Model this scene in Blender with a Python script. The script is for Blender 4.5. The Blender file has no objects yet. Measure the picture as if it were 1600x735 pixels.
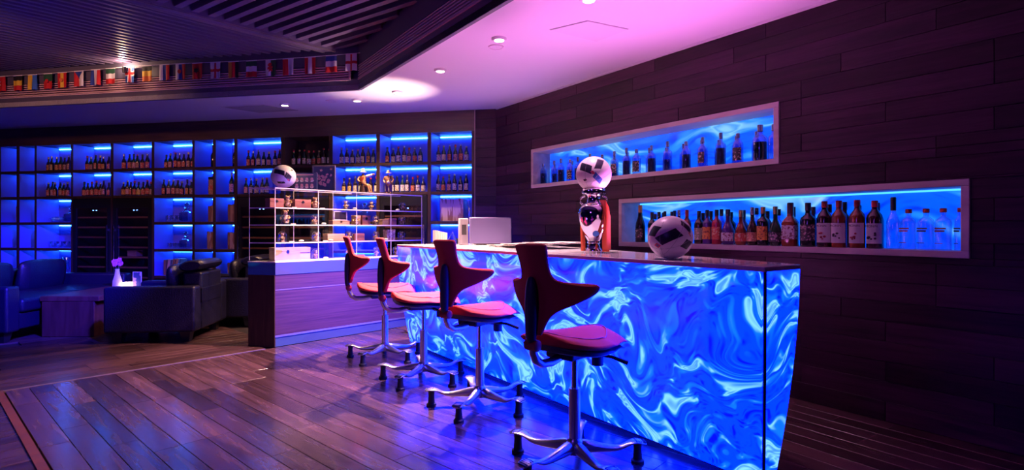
import bpy, bmesh, math, random
from math import sin, cos, pi, radians as R
random.seed(7)
S = bpy.context.scene
COL = S.collection

# ------------------------------------------------------------------ camera
cam_d = bpy.data.cameras.new('camera')
cam = bpy.data.objects.new('camera', cam_d); COL.objects.link(cam)
cam.location = (0, 0, 1.08); cam.rotation_euler = (pi/2, 0, 0)
cam_d.sensor_width = 36; cam_d.lens = 36*860/1600; cam_d.shift_y = -10.5/1600
cam_d.clip_start = 0.05
S.camera = cam
# ------------------------------------------------------------------ world, exposure
w = bpy.data.worlds.new('night'); S.world = w; w.use_nodes = True
w.node_tree.nodes['Background'].inputs[0].default_value = (0.004, 0.002, 0.012, 1)
w.node_tree.nodes['Background'].inputs[1].default_value = 1.0
vs = S.view_settings
vs.view_transform = 'Standard'; vs.look = 'None'; vs.gamma = 1; vs.use_curve_mapping = False
vs.exposure = 0.0
S.cycles.use_denoising = True
S.cycles.max_bounces = 6; S.cycles.transparent_max_bounces = 18
S.cycles.caustics_reflective = False; S.cycles.caustics_refractive = False
S.cycles.sample_clamp_indirect = 4.0

def lamp(name, kind, loc, target, energy, color, size=0.1, spot=None, blend=0.5, parent=None, sizey=None):
    d = bpy.data.lights.new(name, kind); d.energy = energy; d.color = color
    if kind == 'AREA':
        d.size = size
        if sizey: d.shape = 'RECTANGLE'; d.size_y = sizey
    else: d.shadow_soft_size = size
    if spot: d.spot_size = R(spot); d.spot_blend = blend
    o = bpy.data.objects.new(name, d); COL.objects.link(o)
    from mathutils import Vector
    o.location = loc
    o.rotation_euler = (Vector(target)-Vector(loc)).to_track_quat('-Z', 'Y').to_euler()
    if parent: o.parent = parent
    return o
# added coloured fill lamps with no fixtures: two behind the bar, the others round the near side of the room
lamp('pink_ceiling_fill', 'SPOT', (.98, 3.36, .80), (.35, 2.95, 2.45), 150, (1.0, .23, .95), .15, 128, .8)
lamp('violet_corner_fill', 'SPOT', (.25, 5.75, .85), (-.65, 4.75, 2.45), 150, (.55, .22, 1.0), .15, 104, .9)
lamp('blue_sofa_fill', 'SPOT', (-1.6, 3.2, 2.80), (-5.2, 6.0, .45), 4800, (.03, .02, 1.0), .08, 34, .8)
lamp('warm_shelf_fill', 'SPOT', (-4.6, 3.4, 2.78), (-5.0, 7.3, 1.65), 120, (1.0, .42, .28), .08, 75, .9)
lamp('blue_fill', 'AREA', (-2.2, -1.2, 2.3), (-2.6, 4.2, 0.6), 17, (.22, .06, 1.0), .6)
lamp('violet_slat_fill', 'AREA', (-3.2, 1.6, .15), (-2.6, 3.8, 2.9), 8, (.20, .08, 1.0), .4)

# ------------------------------------------------------------------ frames of the plan
ALPHA = math.atan(600/860); BETA = math.atan(860/4560); GAMMA = math.atan2(860, 780)
class Frame:
    def __init__(s, ox, oy, ang): s.o = (ox, oy); s.a = ang
    def pt(s, x, y, z=0.0):
        return (s.o[0]+x*cos(s.a)-y*sin(s.a), s.o[1]+x*sin(s.a)+y*cos(s.a), z)
    def loc(s, X, Y):
        dx, dy = X-s.o[0], Y-s.o[1]
        return (dx*cos(s.a)+dy*sin(s.a), -dx*sin(s.a)+dy*cos(s.a))
RW = Frame(0, 0, ALPHA-pi/2)            # right wall: x towards the near end, y into the wall
BK = Frame(-0.16, 6.33, -BETA)          # bookcase: x to the right, y into the wall
CT = Frame(-2.148, 4.99, GAMMA)         # display counter: x along its front, y to its rear
BAR = Frame(0.974, 2.122, ALPHA-pi/2)   # bar: x along the front (far end negative), y to its rear
CEIL = 2.456; WALLN = 3.472

# ------------------------------------------------------------------ materials
M = {}
def base(name):
    m = bpy.data.materials.new(name); m.use_nodes = True
    nt = m.node_tree; b = nt.nodes['Principled BSDF']; M[name] = m
    return m, nt, b
def plain(name, col, rough=.5, metal=0, em=None, es=0, spec=.5, coat=0, alpha=1, noise=0, nscale=40):
    m, nt, b = base(name)
    b.inputs['Base Color'].default_value = (*col, 1); b.inputs['Roughness'].default_value = rough
    b.inputs['Metallic'].default_value = metal; b.inputs['Specular IOR Level'].default_value = spec
    b.inputs['Coat Weight'].default_value = coat
    if em: b.inputs['Emission Color'].default_value = (*em, 1); b.inputs['Emission Strength'].default_value = es
    if noise:
        tc = nt.nodes.new('ShaderNodeTexCoord'); n = nt.nodes.new('ShaderNodeTexNoise'); n.inputs['Scale'].default_value = nscale
        bp = nt.nodes.new('ShaderNodeBump'); bp.inputs['Strength'].default_value = noise; bp.inputs['Distance'].default_value = .01
        nt.links.new(tc.outputs['Object'], n.inputs['Vector']); nt.links.new(n.outputs['Fac'], bp.inputs['Height'])
        nt.links.new(bp.outputs['Normal'], b.inputs['Normal'])
    return m
def ramp(nt, stops, interp='LINEAR'):
    r = nt.nodes.new('ShaderNodeValToRGB'); cr = r.color_ramp; cr.interpolation = interp
    while len(cr.elements) < len(stops): cr.elements.new(.5)
    for e, (p, c) in zip(cr.elements, stops): e.position = p; e.color = (*c, 1) if len(c) == 3 else c
    return r
def mth(nt, op, a, b=None):
    n = nt.nodes.new('ShaderNodeMath'); n.operation = op
    for i, v in enumerate((a, b)):
        if v is None: continue
        if isinstance(v, (int, float)): n.inputs[i].default_value = v
        else: nt.links.new(v, n.inputs[i])
    return n.outputs[0]
def wood(name, c1, c2, rough=.4, sc=(2, 22, 22), vary=.5, bump=.25, coat=0, spec=.5):
    m, nt, b = base(name); L = nt.links.new
    tc = nt.nodes.new('ShaderNodeTexCoord'); oi = nt.nodes.new('ShaderNodeObjectInfo')
    off = nt.nodes.new('ShaderNodeVectorMath'); off.operation = 'MULTIPLY_ADD'
    mp = nt.nodes.new('ShaderNodeMapping'); mp.inputs['Scale'].default_value = sc
    cmb = nt.nodes.new('ShaderNodeCombineXYZ')
    for i, k in enumerate((7.3, 3.1, 11.7)): L(mth(nt, 'MULTIPLY', oi.outputs['Random'], k), cmb.inputs[i])
    off.inputs[1].default_value = (1, 1, 1); L(tc.outputs['Object'], off.inputs[0]); L(cmb.outputs[0], off.inputs[2])
    L(off.outputs[0], mp.inputs['Vector'])
    n = nt.nodes.new('ShaderNodeTexNoise'); n.inputs['Scale'].default_value = 1.0; n.inputs['Detail'].default_value = 6
    n.inputs['Distortion'].default_value = .7; L(mp.outputs[0], n.inputs['Vector'])
    r = ramp(nt, [(.3, c1), (.7, c2)]); L(n.outputs['Fac'], r.inputs[0])
    mx = nt.nodes.new('ShaderNodeMix'); mx.data_type = 'RGBA'; mx.blend_type = 'MULTIPLY'; mx.inputs[0].default_value = 1
    v = mth(nt, 'ADD', mth(nt, 'MULTIPLY', oi.outputs['Random'], 2*vary), 1-vary)
    cc = nt.nodes.new('ShaderNodeCombineColor')
    for i in range(3): L(v, cc.inputs[i])
    L(r.outputs[0], mx.inputs[6]); L(cc.outputs[0], mx.inputs[7]); L(mx.outputs[2], b.inputs['Base Color'])
    rg = mth(nt, 'ADD', mth(nt, 'MULTIPLY', n.outputs['Fac'], .22), rough-.1); L(rg, b.inputs['Roughness'])
    bp = nt.nodes.new('ShaderNodeBump'); bp.inputs['Strength'].default_value = bump; bp.inputs['Distance'].default_value = .004
    L(n.outputs['Fac'], bp.inputs['Height']); L(bp.outputs[0], b.inputs['Normal'])
    b.inputs['Coat Weight'].default_value = coat; b.inputs['Coat Roughness'].default_value = .15; b.inputs['Specular IOR Level'].default_value = spec
    return m
def swirl(name, freq, streak, cols, strength, rot=.5, warp=(.55, .22), rough=.25, basec=(.12, .13, .16), lo=.50, hi=.66, detail=2.5, seed=0.0, mask=.9):
    """backlit marbled resin: pigment pulled into flowing veins, light shines through where it is thin"""
    m, nt, b = base(name); L = nt.links.new
    tc = nt.nodes.new('ShaderNodeTexCoord'); mp0 = nt.nodes.new('ShaderNodeMapping'); mp0.inputs['Location'].default_value = (seed, seed*.7, seed*1.3)
    L(tc.outputs['Object'], mp0.inputs['Vector']); vec = mp0.outputs[0]
    def noise(v, sc, det=0.0, dist=0.0):
        n = nt.nodes.new('ShaderNodeTexNoise'); n.inputs['Scale'].default_value = sc; n.inputs['Detail'].default_value = det; n.inputs['Distortion'].default_value = dist
        L(v, n.inputs['Vector']); return n
    for s_, a_ in ((freq, warp[0]), (freq*2.6, warp[1])):
        n = noise(vec, s_)
        sb = nt.nodes.new('ShaderNodeVectorMath'); sb.operation = 'SUBTRACT'; sb.inputs[1].default_value = (.5, .5, .5); L(n.outputs['Color'], sb.inputs[0])
        sc = nt.nodes.new('ShaderNodeVectorMath'); sc.operation = 'SCALE'; sc.inputs['Scale'].default_value = a_; L(sb.outputs[0], sc.inputs[0])
        ad = nt.nodes.new('ShaderNodeVectorMath'); ad.operation = 'ADD'; L(vec, ad.inputs[0]); L(sc.outputs[0], ad.inputs[1]); vec = ad.outputs[0]
    mp = nt.nodes.new('ShaderNodeMapping'); mp.inputs['Rotation'].default_value = (0, rot, 0); mp.inputs['Scale'].default_value = streak; L(vec, mp.inputs['Vector'])
    st = noise(mp.outputs[0], 1.0, detail, .5); mk = noise(vec, freq*1.5, 1.0); fine = noise(mp.outputs[0], 2.3, 1.0, .3)
    c0, c1, c2, c3 = cols
    r1 = ramp(nt, [(.28, c0), (.46, c1), (.60, c1), (.72, c0)]); L(fine.outputs['Fac'], r1.inputs[0])
    h = mth(nt, 'ADD', st.outputs['Fac'], mth(nt, 'MULTIPLY', mth(nt, 'SUBTRACT', mk.outputs['Fac'], .5), mask))
    r2 = ramp(nt, [(lo, (0, 0, 0)), (lo+(hi-lo)*.45, (.35, .35, .35)), (hi, (1, 1, 1)), (hi+.05, (.55, .55, .55)), (hi+.12, (1, 1, 1))]); L(h, r2.inputs[0])
    r3 = ramp(nt, [(0.0, c2), (.45, c2), (1.0, c3)]); L(r2.outputs[0], r3.inputs[0])
    fac = ramp(nt, [(0, (0, 0, 0)), (.4, (1, 1, 1))]); L(r2.outputs[0], fac.inputs[0])
    mx = nt.nodes.new('ShaderNodeMix'); mx.data_type = 'RGBA'; L(fac.outputs[0], mx.inputs[0]); L(r1.outputs[0], mx.inputs[6]); L(r3.outputs[0], mx.inputs[7])
    b.inputs['Base Color'].default_value = (*basec, 1); b.inputs['Roughness'].default_value = rough
    L(mx.outputs[2], b.inputs['Emission Color']); b.inputs['Emission Strength'].default_value = strength
    return m
def glass(name, tint, gloss=.15, rough=.02, gcol=(1, 1, 1), fg=.55):
    """thin clear glass: tinted see-through with a mirror share that grows at grazing angles"""
    m = bpy.data.materials.new(name); m.use_nodes = True; nt = m.node_tree; nt.nodes.clear(); M[name] = m
    o = nt.nodes.new('ShaderNodeOutputMaterial'); t = nt.nodes.new('ShaderNodeBsdfTransparent'); g = nt.nodes.new('ShaderNodeBsdfGlossy')
    mx = nt.nodes.new('ShaderNodeMixShader'); lw = nt.nodes.new('ShaderNodeLayerWeight'); lw.inputs[0].default_value = .35
    t.inputs[0].default_value = (*tint, 1); g.inputs['Roughness'].default_value = rough; g.inputs['Color'].default_value = (*gcol, 1)
    f = mth(nt, 'MINIMUM', mth(nt, 'ADD', mth(nt, 'MULTIPLY', lw.outputs['Facing'], fg), gloss), 1.0)
    nt.links.new(f, mx.inputs[0]); nt.links.new(t.outputs[0], mx.inputs[1]); nt.links.new(g.outputs[0], mx.inputs[2]); nt.links.new(mx.outputs[0], o.inputs[0])
    return m
def printed(name, paper, ink, scale=60, thr=.56, rough=.5, stretch=(1, 1, 1)):
    """paper label with blotchy print"""
    m, nt, b = base(name); L = nt.links.new
    tc = nt.nodes.new('ShaderNodeTexCoord'); oi = nt.nodes.new('ShaderNodeObjectInfo')
    mp = nt.nodes.new('ShaderNodeMapping'); mp.inputs['Scale'].default_value = stretch
    ad = nt.nodes.new('ShaderNodeVectorMath'); ad.operation = 'ADD'
    L(tc.outputs['Object'], mp.inputs[0]); L(mp.outputs[0], ad.inputs[0]); L(mth(nt, 'MULTIPLY', oi.outputs['Random'], 9.0), ad.inputs[1])
    n = nt.nodes.new('ShaderNodeTexNoise'); n.inputs['Scale'].default_value = scale; n.inputs['Detail'].default_value = 2; L(ad.outputs[0], n.inputs['Vector'])
    r = ramp(nt, [(thr-.02, paper), (thr+.02, ink)]); L(n.outputs['Fac'], r.inputs[0]); L(r.outputs[0], b.inputs['Base Color'])
    b.inputs['Roughness'].default_value = rough
    return m

wood('floor_wood', (.034, .017, .026), (.088, .042, .062), .24, (2.4, 24, 24), .50, .45, .35)
wood('floor_wood_dark', (.035, .016, .020), (.080, .036, .042), .30, (2.5, 26, 26), .5, .3)
wood('wall_wood', (.013, .004, .014), (.042, .011, .036), .5, (2.2, 34, 34), .42, .4, 0, .22)
wood('case_wood', (.035, .017, .015), (.07, .035, .028), .45, (30, 30, 2.5), .1, .15, 0, .3)
wood('header_wood', (.055, .03, .03), (.11, .06, .05), .32, (2, 26, 26), .1, .2)
wood('counter_wood', (.045, .016, .07), (.09, .034, .13), .42, (2, 30, 60), .1, .25)
wood('rack_wood', (.36, .17, .07), (.55, .28, .12), .5, (2, 26, 26), .2, .2)
wood('table_wood', (.09, .024, .020), (.18, .055, .040), .4, (14, 14, 2), .1, .3)
wood('box_wood', (.50, .27, .13), (.78, .50, .28), .5, (3, 20, 20), .25, .15)
wood('box_pale', (.42, .27, .14), (.66, .48, .28), .5, (3, 14, 14), .1, .15)
wood('box_red', (.32, .10, .09), (.50, .20, .15), .5, (3, 20, 20), .2, .15)
wood('niche_frame', (.50, .40, .40), (.80, .68, .66), .45, (2, 9, 9), .1, .15)
plain('base_dark', (.02, .014, .018), .6)
plain('soffit', (.84, .82, .84), .75, noise=.05, nscale=300)
plain('soffit_panel', (.80, .77, .80), .7)
plain('vent_grey', (.42, .40, .42), .7)
plain('fascia', (.11, .10, .16), .45)
plain('louver', (.80, .55, .58), .5)
plain('slat', (.17, .13, .24), .35, metal=.3)
plain('beam_metal', (.30, .25, .30), .3, metal=.7)
plain('slab_dark', (.010, .008, .014), .9)
plain('brass', (.55, .40, .36), .35, metal=.8)
plain('bay_panel', (.16, .17, .75), .45)  # lit bays: blue of the LED strips put into the base colour
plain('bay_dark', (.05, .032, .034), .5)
plain('led', (.1, .3, .8), .5, em=(.02, .17, 1.0), es=60)
plain('led_niche', (.1, .3, .8), .5, em=(.05, .35, 1.0), es=2.5)
plain('rack_glow', (.5, .2, .2), .5, em=(1, .22, .30), es=14)  # glow added inside the coolers to bring out the racks
plain('led_dot', (.1, .3, .8), .5, em=(.15, .4, 1.0), es=14)
plain('lens', (1, .9, .8), .5, em=(1, .82, .66), es=40)
plain('trim_white', (.85, .80, .82), .4)
plain('black', (.012, .012, .016), .35)
plain('rubber', (.015, .015, .02), .6)
plain('stone_white', (.86, .84, .84), .12, coat=.3)
plain('red_fabric', (.62, .030, .045), .75, noise=.25, nscale=400)
plain('red_plastic', (.42, .025, .05), .45)
plain('navy_plastic', (.02, .022, .06), .5)
plain('alu', (.62, .60, .64), .28, metal=.9)
plain('steel', (.70, .69, .72), .22, metal=1)
plain('silver', (.90, .88, .88), .07, metal=1)
plain('leather', (.009, .007, .030), .36, noise=.35, nscale=90)
plain('gold', (.66, .42, .16), .35, metal=.7)
plain('bronze', (.34, .17, .08), .42, metal=.3, noise=.6, nscale=120)
plain('skin_tone', (.80, .55, .42), .5)
plain('ribbon', (.80, .11, .03), .5)
plain('ribbon_blue', (.04, .20, .62), .5)
plain('paper', (.86, .80, .70), .6)
plain('label_clean', (.84, .80, .76), .5)
plain('porcelain', (.86, .80, .72), .3)
plain('candle', (.9, .82, .7), .5, em=(1, .72, .45), es=4)
plain('petal', (.85, .16, .50), .6)
plain('stem', (.10, .22, .06), .6)
plain('pos_metal', (.17, .15, .32), .38, metal=.35)
plain('brown_glass', (.030, .014, .010), .10, coat=.4)
plain('green_glass', (.012, .035, .016), .08, coat=.4)
plain('black_glass', (.010, .010, .014), .10, coat=.4)
plain('cap_gold', (.62, .45, .18), .3, metal=.8)
plain('cap_silver', (.65, .65, .70), .25, metal=.8)
plain('cap_black', (.012, .012, .03), .35)
plain('cap_red', (.55, .02, .03), .4)
plain('foil_orange', (.75, .30, .10), .35, metal=.3)
plain('amber', (.20, .035, .015), .08, coat=.3)
plain('red_liquid', (.30, .015, .04), .08, coat=.3)
plain('purple_liquid', (.06, .02, .16), .08, coat=.3)
plain('dark_liquid', (.03, .006, .012), .08, coat=.3)
glass('clear_glass', (.92, .94, .97), .05)
glass('case_glass', (.975, .98, .985), .01, fg=.22)
plain('glass_edge', (.80, .70, .74), .3)
glass('crystal', (.72, .86, .95), .28, .06)
glass('blue_glass', (.42, .58, .88), .08)
glass('ice_glass', (.62, .78, .98), .06)
glass('dark_pane', (.82, .78, .84), .02)
for nm, p, i in (('label_cream', (.86, .76, .55), (.45, .22, .10)), ('label_white', (.86, .82, .80), (.30, .10, .12)), ('label_red', (.62, .10, .06), (.85, .65, .40)),
                 ('label_yellow', (.85, .60, .16), (.35, .12, .05)), ('label_orange', (.82, .36, .07), (.25, .06, .03)), ('label_green', (.35, .40, .22), (.80, .75, .55)),
                 ('label_brown', (.45, .20, .10), (.80, .58, .35)), ('label_black', (.03, .025, .03), (.55, .40, .40)), ('label_pink', (.80, .42, .42), (.35, .08, .12))):
    printed(nm, p, i, 75, .57)
printed('magazine', (.84, .79, .70), (.40, .32, .30), 45, .55)
printed('book_pink', (.70, .48, .42), (.35, .16, .14), 30, .55, stretch=(1, 1, .15))
printed('book_brown', (.30, .14, .09), (.60, .38, .22), 30, .62, stretch=(1, 1, .15))
printed('book_tan', (.55, .36, .22), (.25, .12, .07), 30, .6, stretch=(1, 1, .15))
printed('figure_pattern', (.30, .15, .08), (.85, .62, .45), 55, .52)
printed('crate_print', (.62, .42, .34), (.30, .12, .10), 70, .52)
printed('poster_map', (.030, .045, .14), (.72, .40, .48), 16, .58)
plain('poster_navy', (.030, .045, .15), .45)
plain('poster_pink', (.75, .42, .46), .5)
plain('poster_frame', (.10, .08, .13), .4)
# marbled sheets; bar and niches backlit, counter band given a blue glow in its colour
swirl('bar_resin', 2.9, (4.5, 4.5, 17.0), [(0, .004, 6.5), (0, .065, 12), (.004, .20, 12), (.28, .84, 10)], 1.0, .45, (.50, .19), .22, (.12, .13, .16), .50, .665, 2.0, 0.0, .65)
swirl('niche_resin', 1.3, (1.6, 2.0, 9.0), [(0, .03, 1.0), (0, .15, 1.6), (.02, .34, 1.6), (.30, .80, 1.5)], .8, -.35, (.5, .2), .08, (.04, .07, .14), .52, .70, 2.0, 3.0, .8)
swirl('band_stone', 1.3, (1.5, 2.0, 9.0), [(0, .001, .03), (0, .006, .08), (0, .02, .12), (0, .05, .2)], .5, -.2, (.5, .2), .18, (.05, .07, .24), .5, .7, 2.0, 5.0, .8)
# ------------------------------------------------------------------ mesh helpers
class MB:
    def __init__(s): s.v = []; s.f = []; s.mi = []; s.cur = 0
    def add(s, vs, fs):
        n = len(s.v); s.v += [tuple(p) for p in vs]
        for f in fs: s.f.append(tuple(i+n for i in f)); s.mi.append(s.cur)
        return s
    def box(s, x0, x1, y0, y1, z0, z1):
        return s.add([(x0, y0, z0), (x1, y0, z0), (x1, y1, z0), (x0, y1, z0), (x0, y0, z1), (x1, y0, z1), (x1, y1, z1), (x0, y1, z1)],
                     [(3, 2, 1, 0), (4, 5, 6, 7), (0, 1, 5, 4), (1, 2, 6, 5), (2, 3, 7, 6), (3, 0, 4, 7)])
    def prism(s, poly, z0, z1):
        n = len(poly)
        return s.add([(x, y, z0) for x, y in poly]+[(x, y, z1) for x, y in poly],
                     [tuple(range(n-1, -1, -1)), tuple(range(n, 2*n))]+[(i, (i+1) % n, n+(i+1) % n, n+i) for i in range(n)])
    def lathe(s, prof, seg=16, c=(0, 0, 0), sq=0, a0=0, a1=2*pi, sx=1, sy=1):
        full = abs(a1-a0-2*pi) < 1e-6; na = seg if full else seg+1; vs = []; fs = []
        for r, z in prof:
            for k in range(na):
                a = a0+(a1-a0)*k/seg; q = 1/max(abs(cos(a)), abs(sin(a)))**sq if sq else 1
                vs.append((c[0]+r*q*cos(a)*sx, c[1]+r*q*sin(a)*sy, c[2]+z))
        for i in range(len(prof)-1):
            for k in range(seg):
                k2 = (k+1) % na
                fs.append((i*na+k, i*na+k2, (i+1)*na+k2, (i+1)*na+k))
        return s.add(vs, fs)
    def cyl(s, x, y, z0, z1, r, seg=14, r2=None):
        r2 = r if r2 is None else r2
        return s.lathe([(0.0001, z0), (r, z0), (r2, z1), (.0001, z1)], seg, (x, y, 0))
    def sphere(s, c, r, seg=16, rings=8, sz=1):
        return s.lathe([(max(r*sin(pi*i/rings), .00005), -r*cos(pi*i/rings)*sz) for i in range(rings+1)], seg, c)
    def tube(s, pts, rad, seg=8):
        from mathutils import Vector
        pts = [Vector(p) for p in pts]; n = len(pts); vs = []; fs = []
        rr = rad if isinstance(rad, (list, tuple)) else [rad]*n
        ref = None
        for i, p in enumerate(pts):
            t = (pts[min(i+1, n-1)]-pts[max(i-1, 0)]).normalized()
            if ref is None:
                ref = Vector((0, 0, 1)) if abs(t.z) < .9 else Vector((1, 0, 0))
            a = t.cross(ref).normalized(); b = t.cross(a).normalized()
            ref = -b if False else ref
            for k in range(seg):
                th = 2*pi*k/seg; vs.append(p+(a*cos(th)+b*sin(th))*rr[i])
        for i in range(n-1):
            for k in range(seg): fs.append((i*seg+k, i*seg+(k+1) % seg, (i+1)*seg+(k+1) % seg, (i+1)*seg+k))
        fs += [tuple(range(seg-1, -1, -1)), tuple((n-1)*seg+k for k in range(seg))]
        return s.add(vs, fs)
    def sheet(s, rows, closed=False):
        nr, nc = len(rows), len(rows[0])
        fs = [(i*nc+j, i*nc+j+1, (i+1)*nc+j+1, (i+1)*nc+j) for i in range(nr-1) for j in range(nc-1)]
        return s.add([p for r in rows for p in r], fs)
    def sweep(s, stations):
        """stations: list of rings of equal length; capped"""
        k = len(stations[0]); n = len(stations)
        fs = [(i*k+j, i*k+(j+1) % k, (i+1)*k+(j+1) % k, (i+1)*k+j) for i in range(n-1) for j in range(k)]
        fs += [tuple(range(k-1, -1, -1)), tuple((n-1)*k+j for j in range(k))]
        return s.add([p for st in stations for p in st], fs)
    def mesh(s, name, mats, smooth=False):
        me = bpy.data.meshes.new(name); me.from_pydata(s.v, [], s.f)
        for m in (mats if isinstance(mats, (list, tuple)) else [mats]): me.materials.append(M[m] if isinstance(m, str) else m)
        me.polygons.foreach_set('material_index', s.mi)
        bm = bmesh.new(); bm.from_mesh(me); bmesh.ops.recalc_face_normals(bm, faces=bm.faces); bm.to_mesh(me); bm.free()
        if smooth:
            me.polygons.foreach_set('use_smooth', [True]*len(me.polygons))
            try: me.set_sharp_from_angle(angle=R(42))
            except Exception: pass
        me.update(); return me
def link(name, me, parent=None, loc=(0, 0, 0), rz=0):
    o = bpy.data.objects.new(name, me); COL.objects.link(o); o.location = loc; o.rotation_euler = (0, 0, rz)
    if parent is not None: o.parent = parent
    return o
def obj(name, mb, mat, parent=None, loc=(0, 0, 0), rz=0, smooth=False, bevel=0, seg=2, sub=0):
    o = link(name, mb.mesh(name, mat, smooth or bevel > 0 or sub > 0), parent, loc, rz)
    if bevel:
        b = o.modifiers.new('b', 'BEVEL'); b.width = bevel; b.segments = seg; b.limit_method = 'ANGLE'; b.angle_limit = R(40)
    if sub:
        b = o.modifiers.new('s', 'SUBSURF'); b.levels = sub; b.render_levels = sub
    return o
def tag(o, label, cat, group=None):
    o['label'] = label; o['category'] = cat
    if group: o['group'] = group
    return o
def thing(name, label, cat, loc=(0, 0, 0), rz=0, group=None):
    return tag(link(name, None, None, loc, rz), label, cat, group)
def struct(name, mb, mat, loc=(0, 0, 0), rz=0, **k):
    o = obj(name, mb, mat, None, loc, rz, **k); o['kind'] = 'structure'; return o
_cache = {}
def cached(key, fn):
    if key not in _cache: _cache[key] = fn()
    return _cache[key]
def boxmesh(lx, ly, lz, mat, bev=.003):
    """a slightly chamfered plank: 20 faces, origin in its middle"""
    def mk():
        a, b, c, e = lx/2, ly/2, lz/2, min(bev, lz/3, ly/3)
        m = MB()
        r = lambda ia, ib, z: [(-ia, -ib, z), (ia, -ib, z), (ia, ib, z), (-ia, ib, z)]
        m.sweep([r(a, b, -c), r(a, b, c-e), r(a-e, b-e, c)])
        return m.mesh('plank', mat)
    return cached(('box', round(lx, 4), round(ly, 4), round(lz, 4), mat), mk)
ORD = ['leftmost', 'second', 'third', 'fourth', 'fifth', 'sixth', 'seventh', 'eighth', 'ninth', 'tenth', 'eleventh', 'twelfth', 'thirteenth', 'fourteenth', 'fifteenth', 'sixteenth', 'seventeenth', 'eighteenth']
def nth(i): return 'leftmost' if i == 0 else ORD[i]+' from left'
# ================================================================== SETTING
# ---- floors: boards laid one by one on dark bases
def plank_at(frame, x, y, lx, ly, mat, parent, along='x', z=0.0, th=.014):
    o = bpy.data.objects.new('plank', boxmesh(lx-.0018, ly-.0018, th, mat, .0011)); COL.objects.link(o); o.parent = parent
    o.location = frame.pt(x, y, z-th/2); o.rotation_euler = (0, 0, frame.a+(0 if along == 'x' else pi/2)); return o
def rwxy(p): return RW.loc(p[0], p[1])
floor = struct('floor', MB().prism([(-9, -3), (5.2, -3), (5.2, 7.2), (-9, 9.6)], -.10, -.016), 'base_dark')
PW, PL = .12, .94
for i in range(40):
    x = -1.83+.02+PW*(i+.5); off = random.choice((0, .235, .47, .705))
    for j in range(7):
        y0, y1 = -off-PL*(j-1), -off-PL*j
        y0 = min(y0, -.012)
        if y0-y1 < .1: continue
        c = CT.pt(x, (y0+y1)/2); n = rwxy(c)[1]
        if c[1] < 1.5 or n > 2.42 or c[0]/c[1] < -1.3: continue
        plank_at(CT, x, (y0+y1)/2, y0-y1, PW, 'floor_wood', floor, 'y')
fl = struct('floor_lounge', MB().prism([CT.pt(a, b)[:2] for a, b in ((-6, .002), (.0, .002), (.0, 3.6), (-6, 5.5))], -.016, -.0145), 'base_dark')
for j in range(30):
    y = .012+PW*(j+.5); off = random.choice((0, .235, .47, .705))
    for i in range(8):
        x1 = .35-off-PL*(i-1); x0 = x1-PL; x1 = min(x1, .10 if y > .25 else -.08)
        if x1-x0 < .1: continue
        c = CT.pt((x0+x1)/2, y); b = BK.loc(c[0], c[1])
        if b[1] > .15 or c[0]/c[1] < -1.02: continue
        plank_at(CT, (x0+x1)/2, y, x1-x0, PW, 'floor_wood_dark', fl)
fs = struct('floor_left', MB().prism([CT.pt(a, b)[:2] for a, b in ((-6, -.012), (-1.85, -.012), (-1.85, -4), (-6, -4))], -.016, -.0145), 'base_dark')
for j in range(18):
    y = -.012-PW*(j+.5); off = random.choice((0, .235, .47, .705))
    for i in range(4):
        x1 = -1.852-PL*i+(off if i else 0); x0 = -1.852-PL*(i+1)+off
        c = CT.pt((x0+x1)/2, y)
        if c[0]/c[1] < -1.35 or x1-x0 < .1 or c[1] < 1.2: continue
        plank_at(CT, (x0+x1)/2, y, x1-x0, PW, 'floor_wood', fs)
fr = struct('floor_service', MB().prism([RW.pt(a, b)[:2] for a, b in ((-5.4, 2.42), (1, 2.42), (1, 3.47), (-5.4, 3.47))], -.016, -.0145), 'base_dark')
for j in range(9):
    y = 3.47-PW*(j+.5); off = random.choice((0, .235, .47, .705))
    for i in range(7):
        x = -.1-off-PL*(i-.5)
        plank_at(RW, x, y, PL, PW, 'floor_wood_dark', fr)
o = struct('trim_1', MB().box(-4.2, -.09, -.008, .010, -.012, .003), 'brass', CT.pt(0, 0), CT.a)          # threshold strip
o = struct('trim_2', MB().box(-1.858, -1.820, -3.2, -.010, -.012, .006), 'table_wood', CT.pt(0, 0), CT.a)  # border board
# ---- right wall with its two niches
UH = (-4.613, -1.938, 1.500, 1.905); LH = (-3.358, -.951, .927, 1.330)
m = MB(); n0, n1 = WALLN+.012, WALLN+.32; XA, XB = -5.30, 3.2
for x0, x1, z0, z1 in ((XA, XB, 0, .927), (XA, LH[0], .927, 1.33), (LH[1], XB, .927, 1.33), (XA, XB, 1.33, 1.5), (XA, UH[0], 1.5, 1.905), (UH[1], XB, 1.5, 1.905), (XA, XB, 1.905, 2.6)):
    m.box(x0, x1, n0, n1, z0, z1)
m.box(XA, XB, n1, n1+.05, 0, 2.6)
wr = struct('wall_right', m, 'base_dark', (0, 0, 0), RW.a)
RH = CEIL/22
def cut(segs, a, b):
    out = []
    for s0, s1 in segs:
        if b <= s0 or a >= s1: out.append((s0, s1)); continue
        if a-s0 > .01: out.append((s0, a))
        if s1-b > .01: out.append((b, s1))
    return out
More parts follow.
